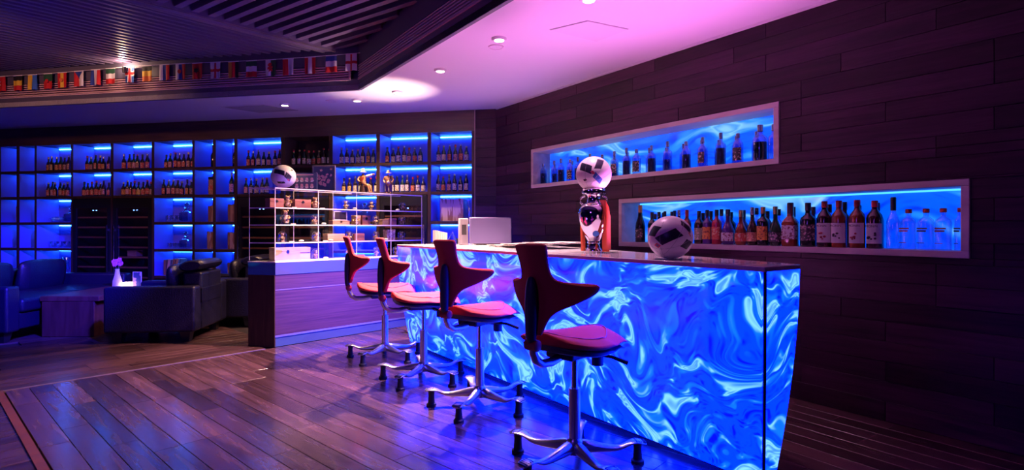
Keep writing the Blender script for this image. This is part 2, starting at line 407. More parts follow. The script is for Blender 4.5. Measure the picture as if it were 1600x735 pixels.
for r in range(22):
    zc = sorted({r*RH, (r+1)*RH}|{z for h in (UH, LH) for z in h[2:] if r*RH+.008 < z < (r+1)*RH-.008})
    off = random.choice((0, .235, .47, .705))
    for z0, z1 in zip(zc, zc[1:]):
        zm = (z0+z1)/2
        for i in range(8):
            x1 = .787+off-.94*i; x0 = max(x1-.94, XA)
            if x1 < XA+.05: continue
            segs = [(x0, x1)]
            for h in (UH, LH):
                if h[2]-.004 < zm < h[3]+.004: segs = cut(segs, h[0], h[1])
            for a, b in segs:
                o = bpy.data.objects.new('wall_board', boxmesh(b-a-.002, z1-z0-.002, .012, 'wall_wood', .0015)); COL.objects.link(o); o.parent = wr
                o.location = ((a+b)/2, WALLN+.006-random.choice((0, 0, .001, .002)), zm); o.rotation_euler = (pi/2, 0, 0)
# niche linings and frames
def niche(h, name):
    x0, x1, z0, z1 = h; fw = .036; na = WALLN-.012
    fr_ = struct(name, MB().box(x0+.01, x1-.01, WALLN+.215, WALLN+.225, z0+.01, z1-.01), 'niche_resin', (0, 0, 0), RW.a)
    for nm, bx in (('frame_rail', (x0, x1, na, WALLN+.22, z0, z0+fw)), ('frame_rail', (x0, x1, na, WALLN+.22, z1-fw, z1)),
                   ('frame_stile', (x0, x0+fw, na, WALLN+.22, z0+fw, z1-fw)), ('frame_stile', (x1-fw, x1, na, WALLN+.22, z0+fw, z1-fw))):
        obj(nm, MB().box(*bx), 'niche_frame', fr_, bevel=.003)
    if z0 < 1: obj('led_strip', MB().box(x0+.06, x1-.06, WALLN+.19, WALLN+.205, z1-fw-.010, z1-fw-.001), 'led_niche', fr_)
    return fr_
niche(UH, 'wall_niche_upper'); niche(LH, 'wall_niche_lower')
o = struct('trim_3', MB().box(-5.27, 2.5, WALLN-.025, WALLN-.001, CEIL-.014, CEIL-.001), 'trim_white', (0, 0, 0), RW.a)
# ---- back wall, pillar, closing walls
wb = struct('wall_back', MB().box(-8.9, .3, .36, .50, 0, 2.6).box(-.275, .02, .013, .36, 0, CEIL+.02), 'base_dark', BK.pt(0, 0), BK.a)
for r in range(22):
    o = bpy.data.objects.new('wall_board', boxmesh(.268, RH-.002, .013, 'wall_wood', .0015)); COL.objects.link(o); o.parent = wb
    o.location = (-.136, .0065-random.choice((0, .001, .002)), (r+.5)*RH); o.rotation_euler = (pi/2, 0, 0)
struct('trim_4', MB().box(-.279, -.271, -.004, .02, .0, CEIL-.001), 'brass', BK.pt(0, 0), BK.a)
struct('wall_left', MB().box(-8.75, -8.6, -3, 9.0, 0, 3.1), 'base_dark')
struct('wall_rear', MB().box(-8.75, 5.0, -2.75, -2.6, 0, 3.1), 'base_dark')
# ---- ceiling: plaster soffit round a slatted coffer
K = (-1.522, 5.453)
FB = Frame(K[0], K[1], -BETA); FR = Frame(K[0], K[1], ALPHA-pi/2)
poly = [K, FB.pt(-7.0, 0)[:2], BK.pt(-8.8, .4)[:2], BK.pt(-.05, .4)[:2], RW.pt(-5.4, 3.7)[:2], RW.pt(3.2, 3.7)[:2], FR.pt(8.4, 0)[:2]]
struct('ceiling', MB().prism(poly, CEIL, CEIL+.05), 'soffit')
def fascia(fr, x0, x1, name):
    f = struct(name, MB().box(x0, x1, 0, .03, CEIL-.004, 2.560).box(x0, x1, 0, .03, 2.705, 2.90).box(x0, x1, .075, .09, 2.555, 2.71), 'fascia', fr.pt(0, 0), fr.a)
    for i in range(6):
        z = 2.568+.0235*i
        obj('louver_blade', MB().box(x0+(.0 if x0 >= 0 else 0), x1-(.10 if x1 <= 0 else 0), -.004, .05, z, z+.010), 'louver', f)
    obj('louver_frame', MB().box(x0, x1-(.08 if x1 <= 0 else 0), -.008, .012, 2.552, 2.562), 'louver', f)
    return f
f1 = fascia(FB, -7.0, 0, 'trim_5'); obj('louver_frame', MB().box(-.10, -.085, -.008, .012, 2.552, 2.705), 'louver', f1)
f2 = fascia(FR, 0, 8.4, 'trim_6')
cs = struct('ceiling_coffer', MB().prism([(-9.5, -3), (3.6, -3), (0.0, 5.8), (-9.5, 7.6)], 3.02, 3.08), 'slab_dark')
bx0, by0 = -1.68, 5.67; Qd = (cos(GAMMA), sin(GAMMA)); Pd = (-Qd[1], Qd[0])
sd = (1250/1517, -860/1517); sang = math.atan2(sd[1], sd[0])
def bar_between(p, q, wd, z0, z1, mat, name, parent):
    dx, dy = q[0]-p[0], q[1]-p[1]; L = math.hypot(dx, dy)
    return obj(name, MB().box(0, L, -wd/2, wd/2, z0, z1), mat, parent, (p[0], p[1], 0), math.atan2(dy, dx))
for i in range(24):                                       # wide slats, right of the beam
    t = .06+.128*i; p = (bx0-Qd[0]*t, by0-Qd[1]*t); L = min((.005+.975*t)/.351, 5.0)
    bar_between(p, (p[0]+sd[0]*L, p[1]+sd[1]*L), .052, 2.87, 2.93, 'slat', 'ceiling_slat', cs)
for i in range(44):                                       # fine slats, left of the beam
    d = .09+.095*i; p = (bx0+Pd[0]*d, by0+Pd[1]*d)
    # run along Q until the back fascia
    l = FB.loc(*p); dl = (cos(GAMMA+BETA), sin(GAMMA+BETA)); tt = -l[1]/dl[1]
    e = (p[0]+Qd[0]*tt, p[1]+Qd[1]*tt); s0 = (e[0]-Qd[0]*6.5, e[1]-Qd[1]*6.5)
    bar_between(s0, e, .036, 2.865, 2.905, 'slat', 'ceiling_slat', cs)
bar_between((bx0-Qd[0]*7, by0-Qd[1]*7), (bx0+Qd[0]*.05, by0+Qd[1]*.05), .11, 2.85, 2.96, 'slat', 'ceiling_beam', cs)
for s in (-1, 1):
    q = (bx0+Pd[0]*.05*s, by0+Pd[1]*.05*s)
    bar_between((q[0]-Qd[0]*7, q[1]-Qd[1]*7), (q[0]+Qd[0]*.02, q[1]+Qd[1]*.02), .012, 2.838, 2.852, 'beam_metal', 'beam_edge', cs)
# ---- ceiling fittings
def downlight(x, y, label, energy, color=(1, .70, .52), spot=105, tgt=None):
    t = thing('downlight', label, 'downlight', (x, y, CEIL-.012), 0, 'recessed ceiling downlights')
    obj('trim_ring', MB().lathe([(.034, .002), (.036, -.006), (.052, -.006), (.056, .012)], 24), 'trim_white', t, smooth=True)
    obj('lens', MB().cyl(0, 0, .003, .008, .035, 20), 'lens', t)
    if energy:
        l = lamp('downlight_beam', 'SPOT', (0, 0, -.015), (0, 0, -1) if not tgt else (tgt[0]-x, tgt[1]-y, -2.3), energy, color, .03, spot, .75, t)
    return t
downlight(-2.518, 6.10, 'round glowing downlight above the ball on the glass case', 130, (1, .56, .28), 90)
downlight(-1.657, 5.887, 'smaller glowing downlight beside the coffer corner, above the figurines', 170, (1, .60, .38), tgt=(-1.75, 6.2))
downlight(-1.151, 5.53, 'glowing downlight in the bright patch of ceiling by the coffer corner', 260, (1, .58, .32), 80, (-2.0, 5.15))
downlight(-.621, 4.772, 'glowing downlight between the coffer edge and the stools', 1250, (1, .54, .44), 94, (-1.35, 4.45))
downlight(-.093, 3.984, 'brightest downlight, over the bar beside the round ceiling speaker', 420, (1, .56, .60), 74)
downlight(.459, 3.287, 'glowing downlight cut by the top edge of the picture, over the bar', 90, (1, .45, .75), 74)
for x, y, lb in ((-.121, 4.167, 'small round white ceiling disc just below the brightest downlight'), (-1.95, 5.947, 'small round white ceiling disc between two downlights near the coffer')):
    t = thing('ceiling_speaker', lb, 'speaker', (x, y, CEIL-.008), 0, 'round ceiling discs')
    obj('rim', MB().lathe([(.045, .008), (.05, 0), (.058, 0), (.06, .008)], 24), 'trim_white', t, smooth=True)
    obj('grille', MB().cyl(0, 0, .002, .007, .046, 24), 'soffit_panel', t)
pp = [(.265, 3.805), (.5, 3.641), (.798, 3.793), (.62, 4.039)]
t = thing('access_panel', 'flat square access panel set in the pink ceiling above the bar', 'ceiling panel', (.53, 3.82, CEIL-.006))
obj('panel', MB().prism([(a-.53, b-3.82) for a, b in pp], .0, .005), 'soffit_panel', t)
cx, cy = .54, 3.83
obj('joint', MB().prism([((a-.53)*1.03, (b-3.82)*1.03) for a, b in pp], .0045, .0058), 'vent_grey', t)
pp = [(-3.295, 6.228), (-2.752, 6.10), (-2.437, 6.40), (-3.0, 6.55)]
t = thing('ceiling_vent', 'grey rectangular air vent in the ceiling beside the downlight over the case', 'vent', (-2.87, 6.32, CEIL-.008))
obj('frame', MB().prism([(a+2.87, b-6.32) for a, b in pp], .004, .007), 'trim_white', t)
obj('grille', MB().prism([((a+2.87)*.9, (b-6.32)*.86) for a, b in pp], .0, .006), 'vent_grey', t)
# small clip-on spot by the flags
p = FB.pt(-2.655, -.06, 2.775)
t = thing('clip_spotlight', 'small warm spotlight clipped at the top of the coffer edge by the flags', 'spotlight', p, FB.a)
obj('bracket', MB().box(-.01, .01, .0, .058, .0, .02), 'black', t)
obj('lamp_head', MB().lathe([(.0001, -.03), (.02, -.03), (.028, .03), (.026, .03), (.018, -.02)], 16), 'black', t, smooth=True)
obj('bulb', MB().sphere((0, 0, .018), .02), 'lens', t, smooth=True)
lamp('spot_beam', 'POINT', (0, -.03, .045), (0, 0, 1), 5.0, (1, .6, .4), .02, parent=t)
# ================================================================== BOOKCASE
COLS = [(-.811, -.313), (-1.454, -.851), (-2.069, -1.495), (-2.707, -2.112), (-3.376, -2.760), (-3.688, -3.413), (-3.995, -3.719), (-4.596, -4.019),
        (-5.226, -4.625), (-5.867, -5.256), (-6.465, -5.888), (-6.754, -6.486), (-7.070, -6.787), (-7.346, -7.10), (-7.95, -7.376)]
COLN = ['the column by the pillar', 'the second column from pillar', 'the column behind seated figurine', 'the dark unlit column', 'the column above ball',
        'the narrow column left of case', 'the narrow column behind armchair', 'the decanter column', 'the column over right wine cooler', 'the column over left wine cooler',
        'the column above sofa', 'the narrow column above sofa', 'the narrow column at picture left', 'x', 'x']
ZS = [2.21, 1.866, 1.512, 1.162, .81, .46, .10]           # shelf tops / top of opening
DEP = .32; TH = .034
COOL = {1, 3, 4, 8, 9}
UNLIT = {(3, 0), (3, 1)}
bc = thing('bookcase', 'dark wooden wall bookcase with blue lit bays across the back wall', 'bookcase', BK.pt(0, 0), BK.a)
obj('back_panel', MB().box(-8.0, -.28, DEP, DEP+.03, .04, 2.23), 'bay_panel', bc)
obj('header_panel', MB().box(-8.0, -.28, -.002, .03, 2.21, CEIL-.001), 'header_wood', bc)
obj('top_board', MB().box(-8.0, -.28, .03, DEP, 2.21, 2.235), 'case_wood', bc)
obj('plinth', MB().box(-8.0, -.28, .02, .05, .001, .07), 'case_wood', bc)
edges = [-.281]+[c[0] for c in COLS]
for i in range(len(COLS)):
    a = COLS[i][1]; b = COLS[i-1][0] if i else -.281
    obj('upright', MB().box(a, b, 0, DEP, .005, 2.21), 'case_wood', bc)
obj('upright', MB().box(-8.0, COLS[-1][0], 0, DEP, .005, 2.21), 'case_wood', bc)
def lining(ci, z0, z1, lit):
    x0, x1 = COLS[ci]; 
    o = obj('bay_lining', MB().box(x0, x0+.004, .012, DEP-.002, z0, z1).box(x1-.004, x1, .012, DEP-.002, z0, z1).box(x0+.004, x1-.004, .03, DEP-.002, z0, z0+.003), 'bay_panel' if lit else 'bay_dark', bc)  # strip light put into the colour: blue in lit bays, dark in unlit
for ci, (x0, x1) in enumerate(COLS):
    for r in range(1, 6):
        if ci in COOL and r > 2: break
        obj('shelf', MB().box(x0, x1, .004, DEP, ZS[r]-TH, ZS[r]), 'case_wood', bc)
    for r in range(5):
        if ci in COOL and r > 1: break
        lit = (ci, r) not in UNLIT
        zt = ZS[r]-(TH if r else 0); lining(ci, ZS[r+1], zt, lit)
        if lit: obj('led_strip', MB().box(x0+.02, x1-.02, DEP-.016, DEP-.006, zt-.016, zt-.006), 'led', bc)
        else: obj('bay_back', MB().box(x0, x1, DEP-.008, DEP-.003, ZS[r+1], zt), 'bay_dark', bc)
# ---- wine coolers in the lower bays
CN = {1: 'wine cooler behind the right end of the glass case', 3: 'wine cooler behind the left end of the glass case', 4: 'dark wine cooler just left of the display counter',
      8: 'right one of the two wine coolers beside the sofa', 9: 'left one of the two wine coolers beside the sofa'}
for ci in sorted(COOL):
    x0, x1 = COLS[ci]; x0 += .008; x1 -= .008; zt = ZS[2]-TH-.006; wd = x1-x0; xc = (x0+x1)/2
    t = thing('wine_cooler', 'tall '+CN[ci]+', wooden racks inside', 'wine cooler', BK.pt(xc, 0, .075), BK.a, 'built-in wine coolers')
    h = zt-.075; a = wd/2
    obj('cabinet', MB().box(-a, a, DEP-.03, DEP-.012, 0, h).box(-a, -a+.02, .03, DEP-.03, 0, h).box(a-.02, a, .03, DEP-.03, 0, h).box(-a+.02, a-.02, .03, DEP-.03, h-.02, h).box(-a+.02, a-.02, .03, DEP-.03, 0, .02), 'black', t)
    d = obj('door', MB().box(-a, -a+.05, .0, .025, 0, h).box(a-.05, a, .0, .025, 0, h).box(-a+.05, a-.05, .0, .025, h-.12, h).box(-a+.05, a-.05, .0, .025, 0, .08), 'black', t)
    obj('pane', MB().box(-a+.05, a-.05, .008, .014, .08, h-.12), 'dark_pane', d)
    hs = -1 if ci in (8, 4) else 1
    obj('handle', MB().box(hs*(a-.03)-.008, hs*(a-.03)+.008, -.035, -.02, .35, h-.35).box(hs*(a-.03)-.006, hs*(a-.03)+.006, -.02, .0, .40, .43).box(hs*(a-.03)-.006, hs*(a-.03)+.006, -.02, .0, h-.43, h-.40), 'steel', d)
    for k in range(9):
        z = 1.215-.075-.133*k
        if z < .06: break
        obj('rack', MB().box(-a+.04, a-.04, .035, .055, z, z+.022), 'rack_wood', t)
    obj('added_glow_strip', MB().box(-a+.06, a-.06, .06, .075, h-.035, h-.022), 'rack_glow', t)  # added glowing strip that brightens the racks
    for k in (-1, 1): obj('display_light', MB().box(.02+k*.025-.008, .02+k*.025+.008, .030, .034, h-.155, h-.147), 'led_dot', t)
# ================================================================== BOTTLES
PROF = {
 'beer': ([(.0001, 0), (.92, 0), (1, .03), (1, .54), (.86, .64), (.45, .78), (.40, .96), (.0001, .96)], (.44, .90, 1.0), (.10, .46)),
 'stubby': ([(.0001, 0), (.92, 0), (1, .03), (1, .50), (.8, .62), (.42, .70), (.40, .95), (.0001, .95)], (.46, .86, 1.0), (.08, .44)),
 'wine': ([(.0001, 0), (.95, 0), (1, .02), (1, .58), (.85, .66), (.40, .76), (.36, .97), (.0001, .97)], (.41, .80, 1.0), (.12, .48)),
 'champagne': ([(.0001, 0), (.95, 0), (1, .03), (1, .42), (.88, .52), (.50, .68), (.36, .86), (.36, .96), (.0001, .96)], (.42, .68, 1.0), (.12, .36)),
 'spirit': ([(.0001, 0), (.95, 0), (1, .02), (1, .60), (.90, .66), (.42, .73), (.34, .78), (.34, .96), (.0001, .96)], (.40, .82, 1.0), (.14, .50)),
 'round': ([(.0001, 0), (.75, 0), (.95, .06), (1, .22), (.92, .40), (.6, .56), (.34, .66), (.30, .95), (.0001, .95)], (.38, .80, 1.0), (.10, .34)),
 'syrup': ([(.0001, 0), (.96, 0), (1, .02), (1, .63), (.88, .70), (.42, .80), (.36, .84), (.36, .96), (.0001, .96)], (.42, .86, 1.0), (.10, .52)),
 'vodka': ([(.0001, 0), (.96, 0), (1, .02), (1, .66), (.90, .73), (.40, .80), (.32, .83), (.32, .97), (.0001, .97)], (.42, .90, 1.0), (.16, .60)),
 'tall': ([(.0001, 0), (.96, 0), (1, .02), (1, .52), (.8, .60), (.42, .68), (.38, .72), (.38, .98), (.0001, .98)], (.42, .74, 1.0), (.16, .48)),
}
def bottle(kind, r, h, body, cap, lab, loc, rz, label, group, sq=0, name='bottle', cat='bottle', liquid=None, facing=1.15, seg=14):
    pr, cp, lb = PROF[kind]
    def mk(): return MB().lathe([(a*r, z*h) for a, z in pr], seg, sq=sq, a0=pi/4 if sq else 0, a1=2*pi+(pi/4 if sq else 0)).mesh('bottle', body, True)
    o = link(name, cached(('bt', kind, r, h, body, sq), mk), None, loc, rz); tag(o, label, cat, group)
    link('cap', cached(('cp', kind, r, h, cap), lambda: MB().lathe([(cp[0]*r*.98, cp[1]*h), (cp[0]*r, cp[2]*h-.002), (cp[0]*r*.85, cp[2]*h), (.0001, cp[2]*h)], 10).mesh('cap', cap, True)), o)
    if lab: link('label', cached(('lb', kind, r, h, lab, sq, facing), lambda: MB().lathe([(r*1.015, lb[0]*h), (r*1.015, lb[1]*h)], 10, sq=sq, a0=-pi/2-facing, a1=-pi/2+facing).mesh('label', lab, True)), o)
    if liquid: link('liquid', cached(('lq', kind, r, h, liquid, sq), lambda: MB().lathe([(.0001, .01*h), (r*.90, .01*h), (r*.90, .52*h), (.0001, .52*h)], 12, sq=sq, a0=pi/4 if sq else 0, a1=2*pi+(pi/4 if sq else 0)).mesh('liquid', liquid, True)), o)
    return o
LABS = {'cream': 'label_cream', 'white': 'label_white', 'red': 'label_red', 'yellow': 'label_yellow', 'orange': 'label_orange', 'green': 'label_green', 'brown': 'label_brown', 'pink': 'label_pink'}
BOD = {'brown': 'brown_glass', 'green': 'green_glass', 'black': 'black_glass'}
camL = BK.loc(0, 0)
def right_limit(ci, dep):                                  # how far right a bay is open to view from the room
    x1 = COLS[ci][1]-.006; return x1+(x1-camL[0])*dep/(0-camL[1])
def bay_bottles(ci, r, specs, x0=None, pitch=.070, dep=.13):
    """specs: list of (body, label colour, cap, kind, height)"""
    a = COLS[ci][0]+.055 if x0 is None else x0
    n = 0
    for i, (bd, lc, cp, kd, h) in enumerate(specs):
        x = a+pitch*i
        if x > COLS[ci][1]-.035: break
        row = 'top shelf' if r == 0 else 'second shelf'
        bottle(kd, .0275, h, BOD[bd], cp, LABS[lc], BK.pt(x, dep+random.uniform(-.012, .012), ZS[r+1]+.0035), BK.a+random.uniform(-.5, .3)+.15,
               f'{bd} bottle, {lc} label, {nth(i)}, {row}, {COLN[ci][4:]}', 'small bottles on the lit bookcase', name='beer_bottle', seg=12)
def spec(seq, caps=('cap_gold', 'cap_silver', 'cap_black', 'cap_red'), kinds=('beer', 'stubby'), seed=1, hs=(.185, .20, .21)):
    rr = random.Random(seed); out = []
    for s in seq.split():
        out.append((rr.choice(('brown', 'brown', 'black', 'green')), s, rr.choice(caps), rr.choice(kinds), rr.choice(hs)))
    return out
bay_bottles(0, 0, spec('white cream red pink red white', seed=3), x0=-0.76)
bay_bottles(0, 1, spec('white red pink white cream cream', seed=4), x0=-0.765)
bay_bottles(1, 0, spec('red cream white cream pink red cream', seed=5), x0=-1.404)
bay_bottles(1, 1, spec('white white cream white white red white cream', seed=6), x0=-1.412, pitch=.066)
bay_bottles(2, 0, spec('white white cream cream cream orange green', seed=7), x0=-2.007)
bay_bottles(2, 1, spec('yellow yellow cream green yellow yellow cream', seed=8), x0=-1.975)
bay_bottles(3, 0, spec('cream white cream white red red cream cream', seed=9, caps=('cap_gold', 'cap_black', 'cap_red')), x0=-2.66, pitch=.068)
bay_bottles(4, 0, spec('red red cream cream pink cream red', seed=10), x0=-3.303, pitch=.074)
bay_bottles(4, 1, spec('pink white cream white cream', seed=11), x0=-3.335, pitch=.074)
bay_bottles(7, 0, spec('red pink red red red brown red', seed=12), x0=-4.518, pitch=.068)
bay_bottles(7, 1, spec('red pink red brown red orange brown', seed=13), x0=-4.555, pitch=.068)
bay_bottles(8, 0, spec('red red pink brown red red', seed=14), x0=-5.171, pitch=.070)
bay_bottles(8, 1, spec('orange pink red red yellow red red brown', seed=15), x0=-5.19, pitch=.062)
bay_bottles(9, 0, spec('red brown red red orange red', seed=16), x0=-5.777, pitch=.070)
bay_bottles(9, 1, spec('red red red red red pink red', seed=17), x0=-5.825, pitch=.066)
bay_bottles(10, 0, spec('orange yellow orange red brown brown', seed=18), x0=-6.412, pitch=.068)
bay_bottles(10, 1, spec('red pink red brown red red', seed=19), x0=-6.425, pitch=.068)
# single tall bottles in the narrow columns
for ci, r, x, kd, rad, h, bd, cp, lb, txt in (
    (6, 0, -3.83, 'tall', .034, .30, 'black_glass', 'cap_black', None, 'tall black bottle alone on top shelf of a narrow bookcase column'),
    (5, 0, -3.51, 'tall', .034, .30, 'black_glass', 'cap_black', 'label_black', 'tall black bottle alone on top shelf, next to the column above the ball'),
    (5, 1, -3.56, 'wine', .034, .29, 'green_glass', 'cap_silver', 'label_pink', 'slim pale labelled wine bottle alone, just left of the column above ball'),
    (12, 1, -6.90, 'tall', .034, .27, 'brown_glass', 'cap_red', 'label_orange', 'tall orange labelled bottle alone near the left picture edge'),
    (11, 1, -6.58, 'round', .05, .25, 'black_glass', 'cap_black', 'label_brown', 'squat dark patterned bottle alone in narrow column above the sofa'),
    (11, 0, -6.56, 'beer', .028, .22, 'brown_glass', 'cap_gold', 'label_red', 'small red labelled bottle alone on top shelf above the sofa')):
    bottle(kd, rad, h, bd, cp, lb, BK.pt(x, .15, ZS[r+1]+.0035), BK.a, txt, None, name='bottle')
t = thing('gift_tin', 'square red and brown gift tin on second shelf of narrow column', 'tin', BK.pt(-3.83, .16, ZS[2]+.0035), BK.a)
obj('body', MB().box(-.05, .05, -.045, .045, 0, .20), 'label_brown', t, bevel=.004); obj('lid', MB().box(-.052, .052, -.047, .047, .20, .235), 'cap_black', t, bevel=.004); obj('band', MB().box(-.0508, .0508, -.0458, .0458, .06, .12), 'label_red', t)
# ---- bottles in the wall niches
nb = 'back-lit bottles in the upper wall niche'
UX = [-4.504, -4.326, -4.221, -4.081, -3.969, -3.80, -3.639, -3.486, -3.341, -3.227, -3.064, -2.899, -2.721, -2.571, -2.418, -2.28, -2.114, -2.018]
for i, x in enumerate(UX):
    big = i == 16
    bottle('spirit' if i % 3 else 'round' if i == 1 else 'syrup', .036 if not big else .050, .215+.012*(i % 3) if not big else .25, 'blue_glass', 'cap_silver', 'label_black' if i in (3, 7, 9, 13, 15) else None,
           RW.pt(x, WALLN+.07, UH[2]+.037), RW.a+random.uniform(-.3, .3), f'blue tinted clear spirit bottle, {nth(i)} in the upper wall niche', nb, liquid='navy_plastic' if i % 4 in (0, 2) and not big else ('green_glass' if big else None), sq=0)
for i, x in enumerate((-4.42, -4.15, -3.90, -3.57, -3.41, -3.16, -2.98, -2.81, -2.64, -2.49, -2.345, -2.19)):  # added second row, standing in for the bottles mirrored in the niche back
    bottle('spirit' if i % 2 else 'syrup', .034, .205+.01*(i % 3), 'blue_glass', 'cap_silver', None, RW.pt(x, WALLN+.155, UH[2]+.037), RW.a, f'added blue tinted bottle for a reflection, back row, {nth(i)}, upper wall niche', nb, liquid='navy_plastic' if i % 3 == 0 else None)
LZ = LH[2]+.037; nl = 'bottles in the lower wall niche'
LOW = [
 (-3.172, 'champagne', .042, 0.310, 'black_glass', 'foil_orange', 'label_black', None, 0, 'black champagne bottle with orange foil neck, far left of lower niche'),
 (-3.048, 'wine', .036, 0.248, 'black_glass', 'cap_black', 'label_pink', None, 0, 'dark bottle right of the champagne, partly behind the ball'),
 (-2.972, 'spirit', .034, 0.248, 'black_glass', 'cap_black', None, None, 0, 'black capped bottle behind ball, second to right of champagne'),
 (-2.923-.0, 'spirit', .030, 0.253, 'blue_glass', 'cap_black', None, None, 0, 'blue glass bottle behind the ball, left of its middle'),
 (-2.855, 'spirit', .032, 0.248, 'purple_liquid', 'cap_black', None, None, 0, 'purple bottle hidden behind the middle of the ball'),
 (-2.785, 'spirit', .032, 0.258, 'black_glass', 'cap_silver', None, None, 0, 'silver capped bottle behind the right half of the ball'),
 (-2.705, 'wine', .034, 0.258, 'amber', 'cap_red', 'label_brown', None, 0, 'amber bottle with red cap at right edge of the ball'),
 (-2.603, 'wine', .036, 0.248, 'brown_glass', 'cap_black', 'label_green', None, 0, 'brown bottle with green label right of the ball'),
 (-2.524, 'spirit', .036, 0.252, 'purple_liquid', 'cap_black', 'label_orange', None, 0, 'square shouldered bottle with orange label in the lower niche'),
 (-2.443, 'spirit', .036, 0.252, 'red_liquid', 'cap_black', 'label_red', None, 0, 'red bottle with bright red label in the lower niche'),
 (-2.349, 'round', .046, 0.252, 'purple_liquid', 'cap_black', 'label_white', None, 0, 'purple round shouldered bottle with black cap in the lower niche'),
 (-2.249, 'round', .042, 0.244, 'amber', 'cap_gold', 'label_red', None, 0, 'amber round brandy bottle with red crest label'),
 (-2.162, 'round', .040, 0.261, 'brown_glass', 'cap_silver', 'label_brown', None, 0, 'slim necked brown bottle beside the orange labelled one'),
 (-2.087, 'spirit', .040, 0.261, 'black_glass', 'foil_orange', 'label_orange', None, 0, 'black bottle with two orange labels and orange neck'),
 (-1.999, 'round', .042, 0.261, 'green_glass', 'cap_gold', 'label_black', None, 0, 'dark green bottle with gold neck in the lower niche'),
 (-1.902, 'tall', .046, 0.283, 'amber', 'cap_black', 'label_white', None, .6, 'square tall amber bottle with white label in lower niche'),
 (-1.787, 'spirit', .046, 0.278, 'black_glass', 'cap_black', 'label_black', None, 0, 'wide black bottle between amber square bottle and syrups'),
 (-1.689, 'syrup', .042, 0.284, 'dark_liquid', 'cap_red', 'label_clean', None, 0, 'leftmost syrup bottle with white fruit label'),
 (-1.603, 'syrup', .042, 0.284, 'amber', 'cap_red', 'label_clean', None, 0, 'second syrup bottle with white fruit label from left'),
 (-1.501, 'syrup', .042, 0.284, 'amber', 'cap_red', 'label_clean', None, 0, 'third syrup bottle with white fruit label from left'),
 (-1.408, 'syrup', .042, 0.276, 'dark_liquid', 'cap_red', 'label_clean', None, 0, 'rightmost syrup bottle with white fruit label'),
 (-1.311, 'tall', .034, 0.291, 'ice_glass', 'cap_black', None, None, 0, 'tall slim clear bottle between syrups and vodka bottles'),
 (-1.241, 'vodka', .038, 0.222, 'ice_glass', 'cap_red', None, None, 0, 'leftmost clear vodka bottle with small red cap'),
 (-1.157, 'vodka', .038, 0.222, 'ice_glass', 'cap_red', None, None, 0, 'second clear vodka bottle from left in lower niche'),
 (-1.080, 'vodka', .038, 0.222, 'ice_glass', 'cap_red', None, None, 0, 'third clear vodka bottle from left in lower niche'),
 (-1.014, 'vodka', .022, 0.222, 'ice_glass', 'cap_red', None, None, 0, 'rightmost clear vodka bottle against the niche end')]
for i, x in enumerate((-3.10, -3.01, -2.90, -2.63, -2.56, -2.47, -2.39, -2.29, -2.19, -2.11, -2.03, -1.93, -1.80, -1.70, -1.61, -1.53, -1.43)):  # added bottles in place of the front row's reflections
    bottle(('spirit', 'wine', 'spirit', 'tall')[i % 4], .034, .235+.012*(i % 3)+(.02 if x > -1.85 else 0), ('blue_glass', 'black_glass', 'purple_liquid', 'blue_glass', 'amber')[i % 5], 'cap_black', None, RW.pt(x, WALLN+.155, LZ), RW.a, f'added dark capped bottle for a reflection, back row, {nth(i)}, lower wall niche', nl)
def text_mesh(s, size, mat):
    c = bpy.data.curves.new('txt', 'FONT'); c.body = s; c.size = size; c.align_x = 'CENTER'; c.extrude = .0002
    o = bpy.data.objects.new('txt', c); COL.objects.link(o)
    me = bpy.data.meshes.new_from_object(o.evaluated_get(bpy.context.evaluated_depsgraph_get())); bpy.data.objects.remove(o)
    me.materials.clear(); me.materials.append(M[mat]); return me
bpy.context.view_layer.update()
plain('ink_red', (.45, .02, .03), .5); plain('ink_dark', (.05, .02, .03), .5); plain('ink_berry', (.40, .02, .05), .5)
TXT = text_mesh('MONIN', .019, 'ink_dark')
for i, (x, kd, rad, h, bd, cp, lb, lq, sq, txt) in enumerate(LOW):
    o = bottle(kd, rad, h, bd, cp, lb, RW.pt(x, WALLN+.06+random.uniform(-.008, .008), LZ), RW.a+random.uniform(-.15, .15), txt, nl, sq=sq, facing=1.3)
    if kd == 'syrup':
        o.rotation_euler = (0, 0, RW.a+.0)
        e = link('lettering', TXT, o, (0, -rad*1.03-.001, h*.44)); e.rotation_euler = (pi/2, 0, 0)
        m_ = MB(); rr = random.Random(i)
        for k in range(6): m_.sphere((rr.uniform(-.022, .022), -rad*1.0, h*rr.uniform(.16, .34)), rr.uniform(.005, .009), 8, 5, .8)
        obj('fruit_print', m_, 'ink_berry' if i % 2 else 'ink_dark', o)
    if kd == 'vodka':
        m_ = MB(); w_ = rad*.75
        m_.box(-w_, w_*.7, -rad-.003, -rad-.001, h*.50, h*.535).box(-w_, w_*.5, -rad-.003, -rad-.001, h*.44, h*.475).box(-w_, w_*.2, -rad-.003, -rad-.001, h*.16, h*.175)
        obj('print', m_, 'ink_red' if i % 2 == 0 else 'ink_dark', o)
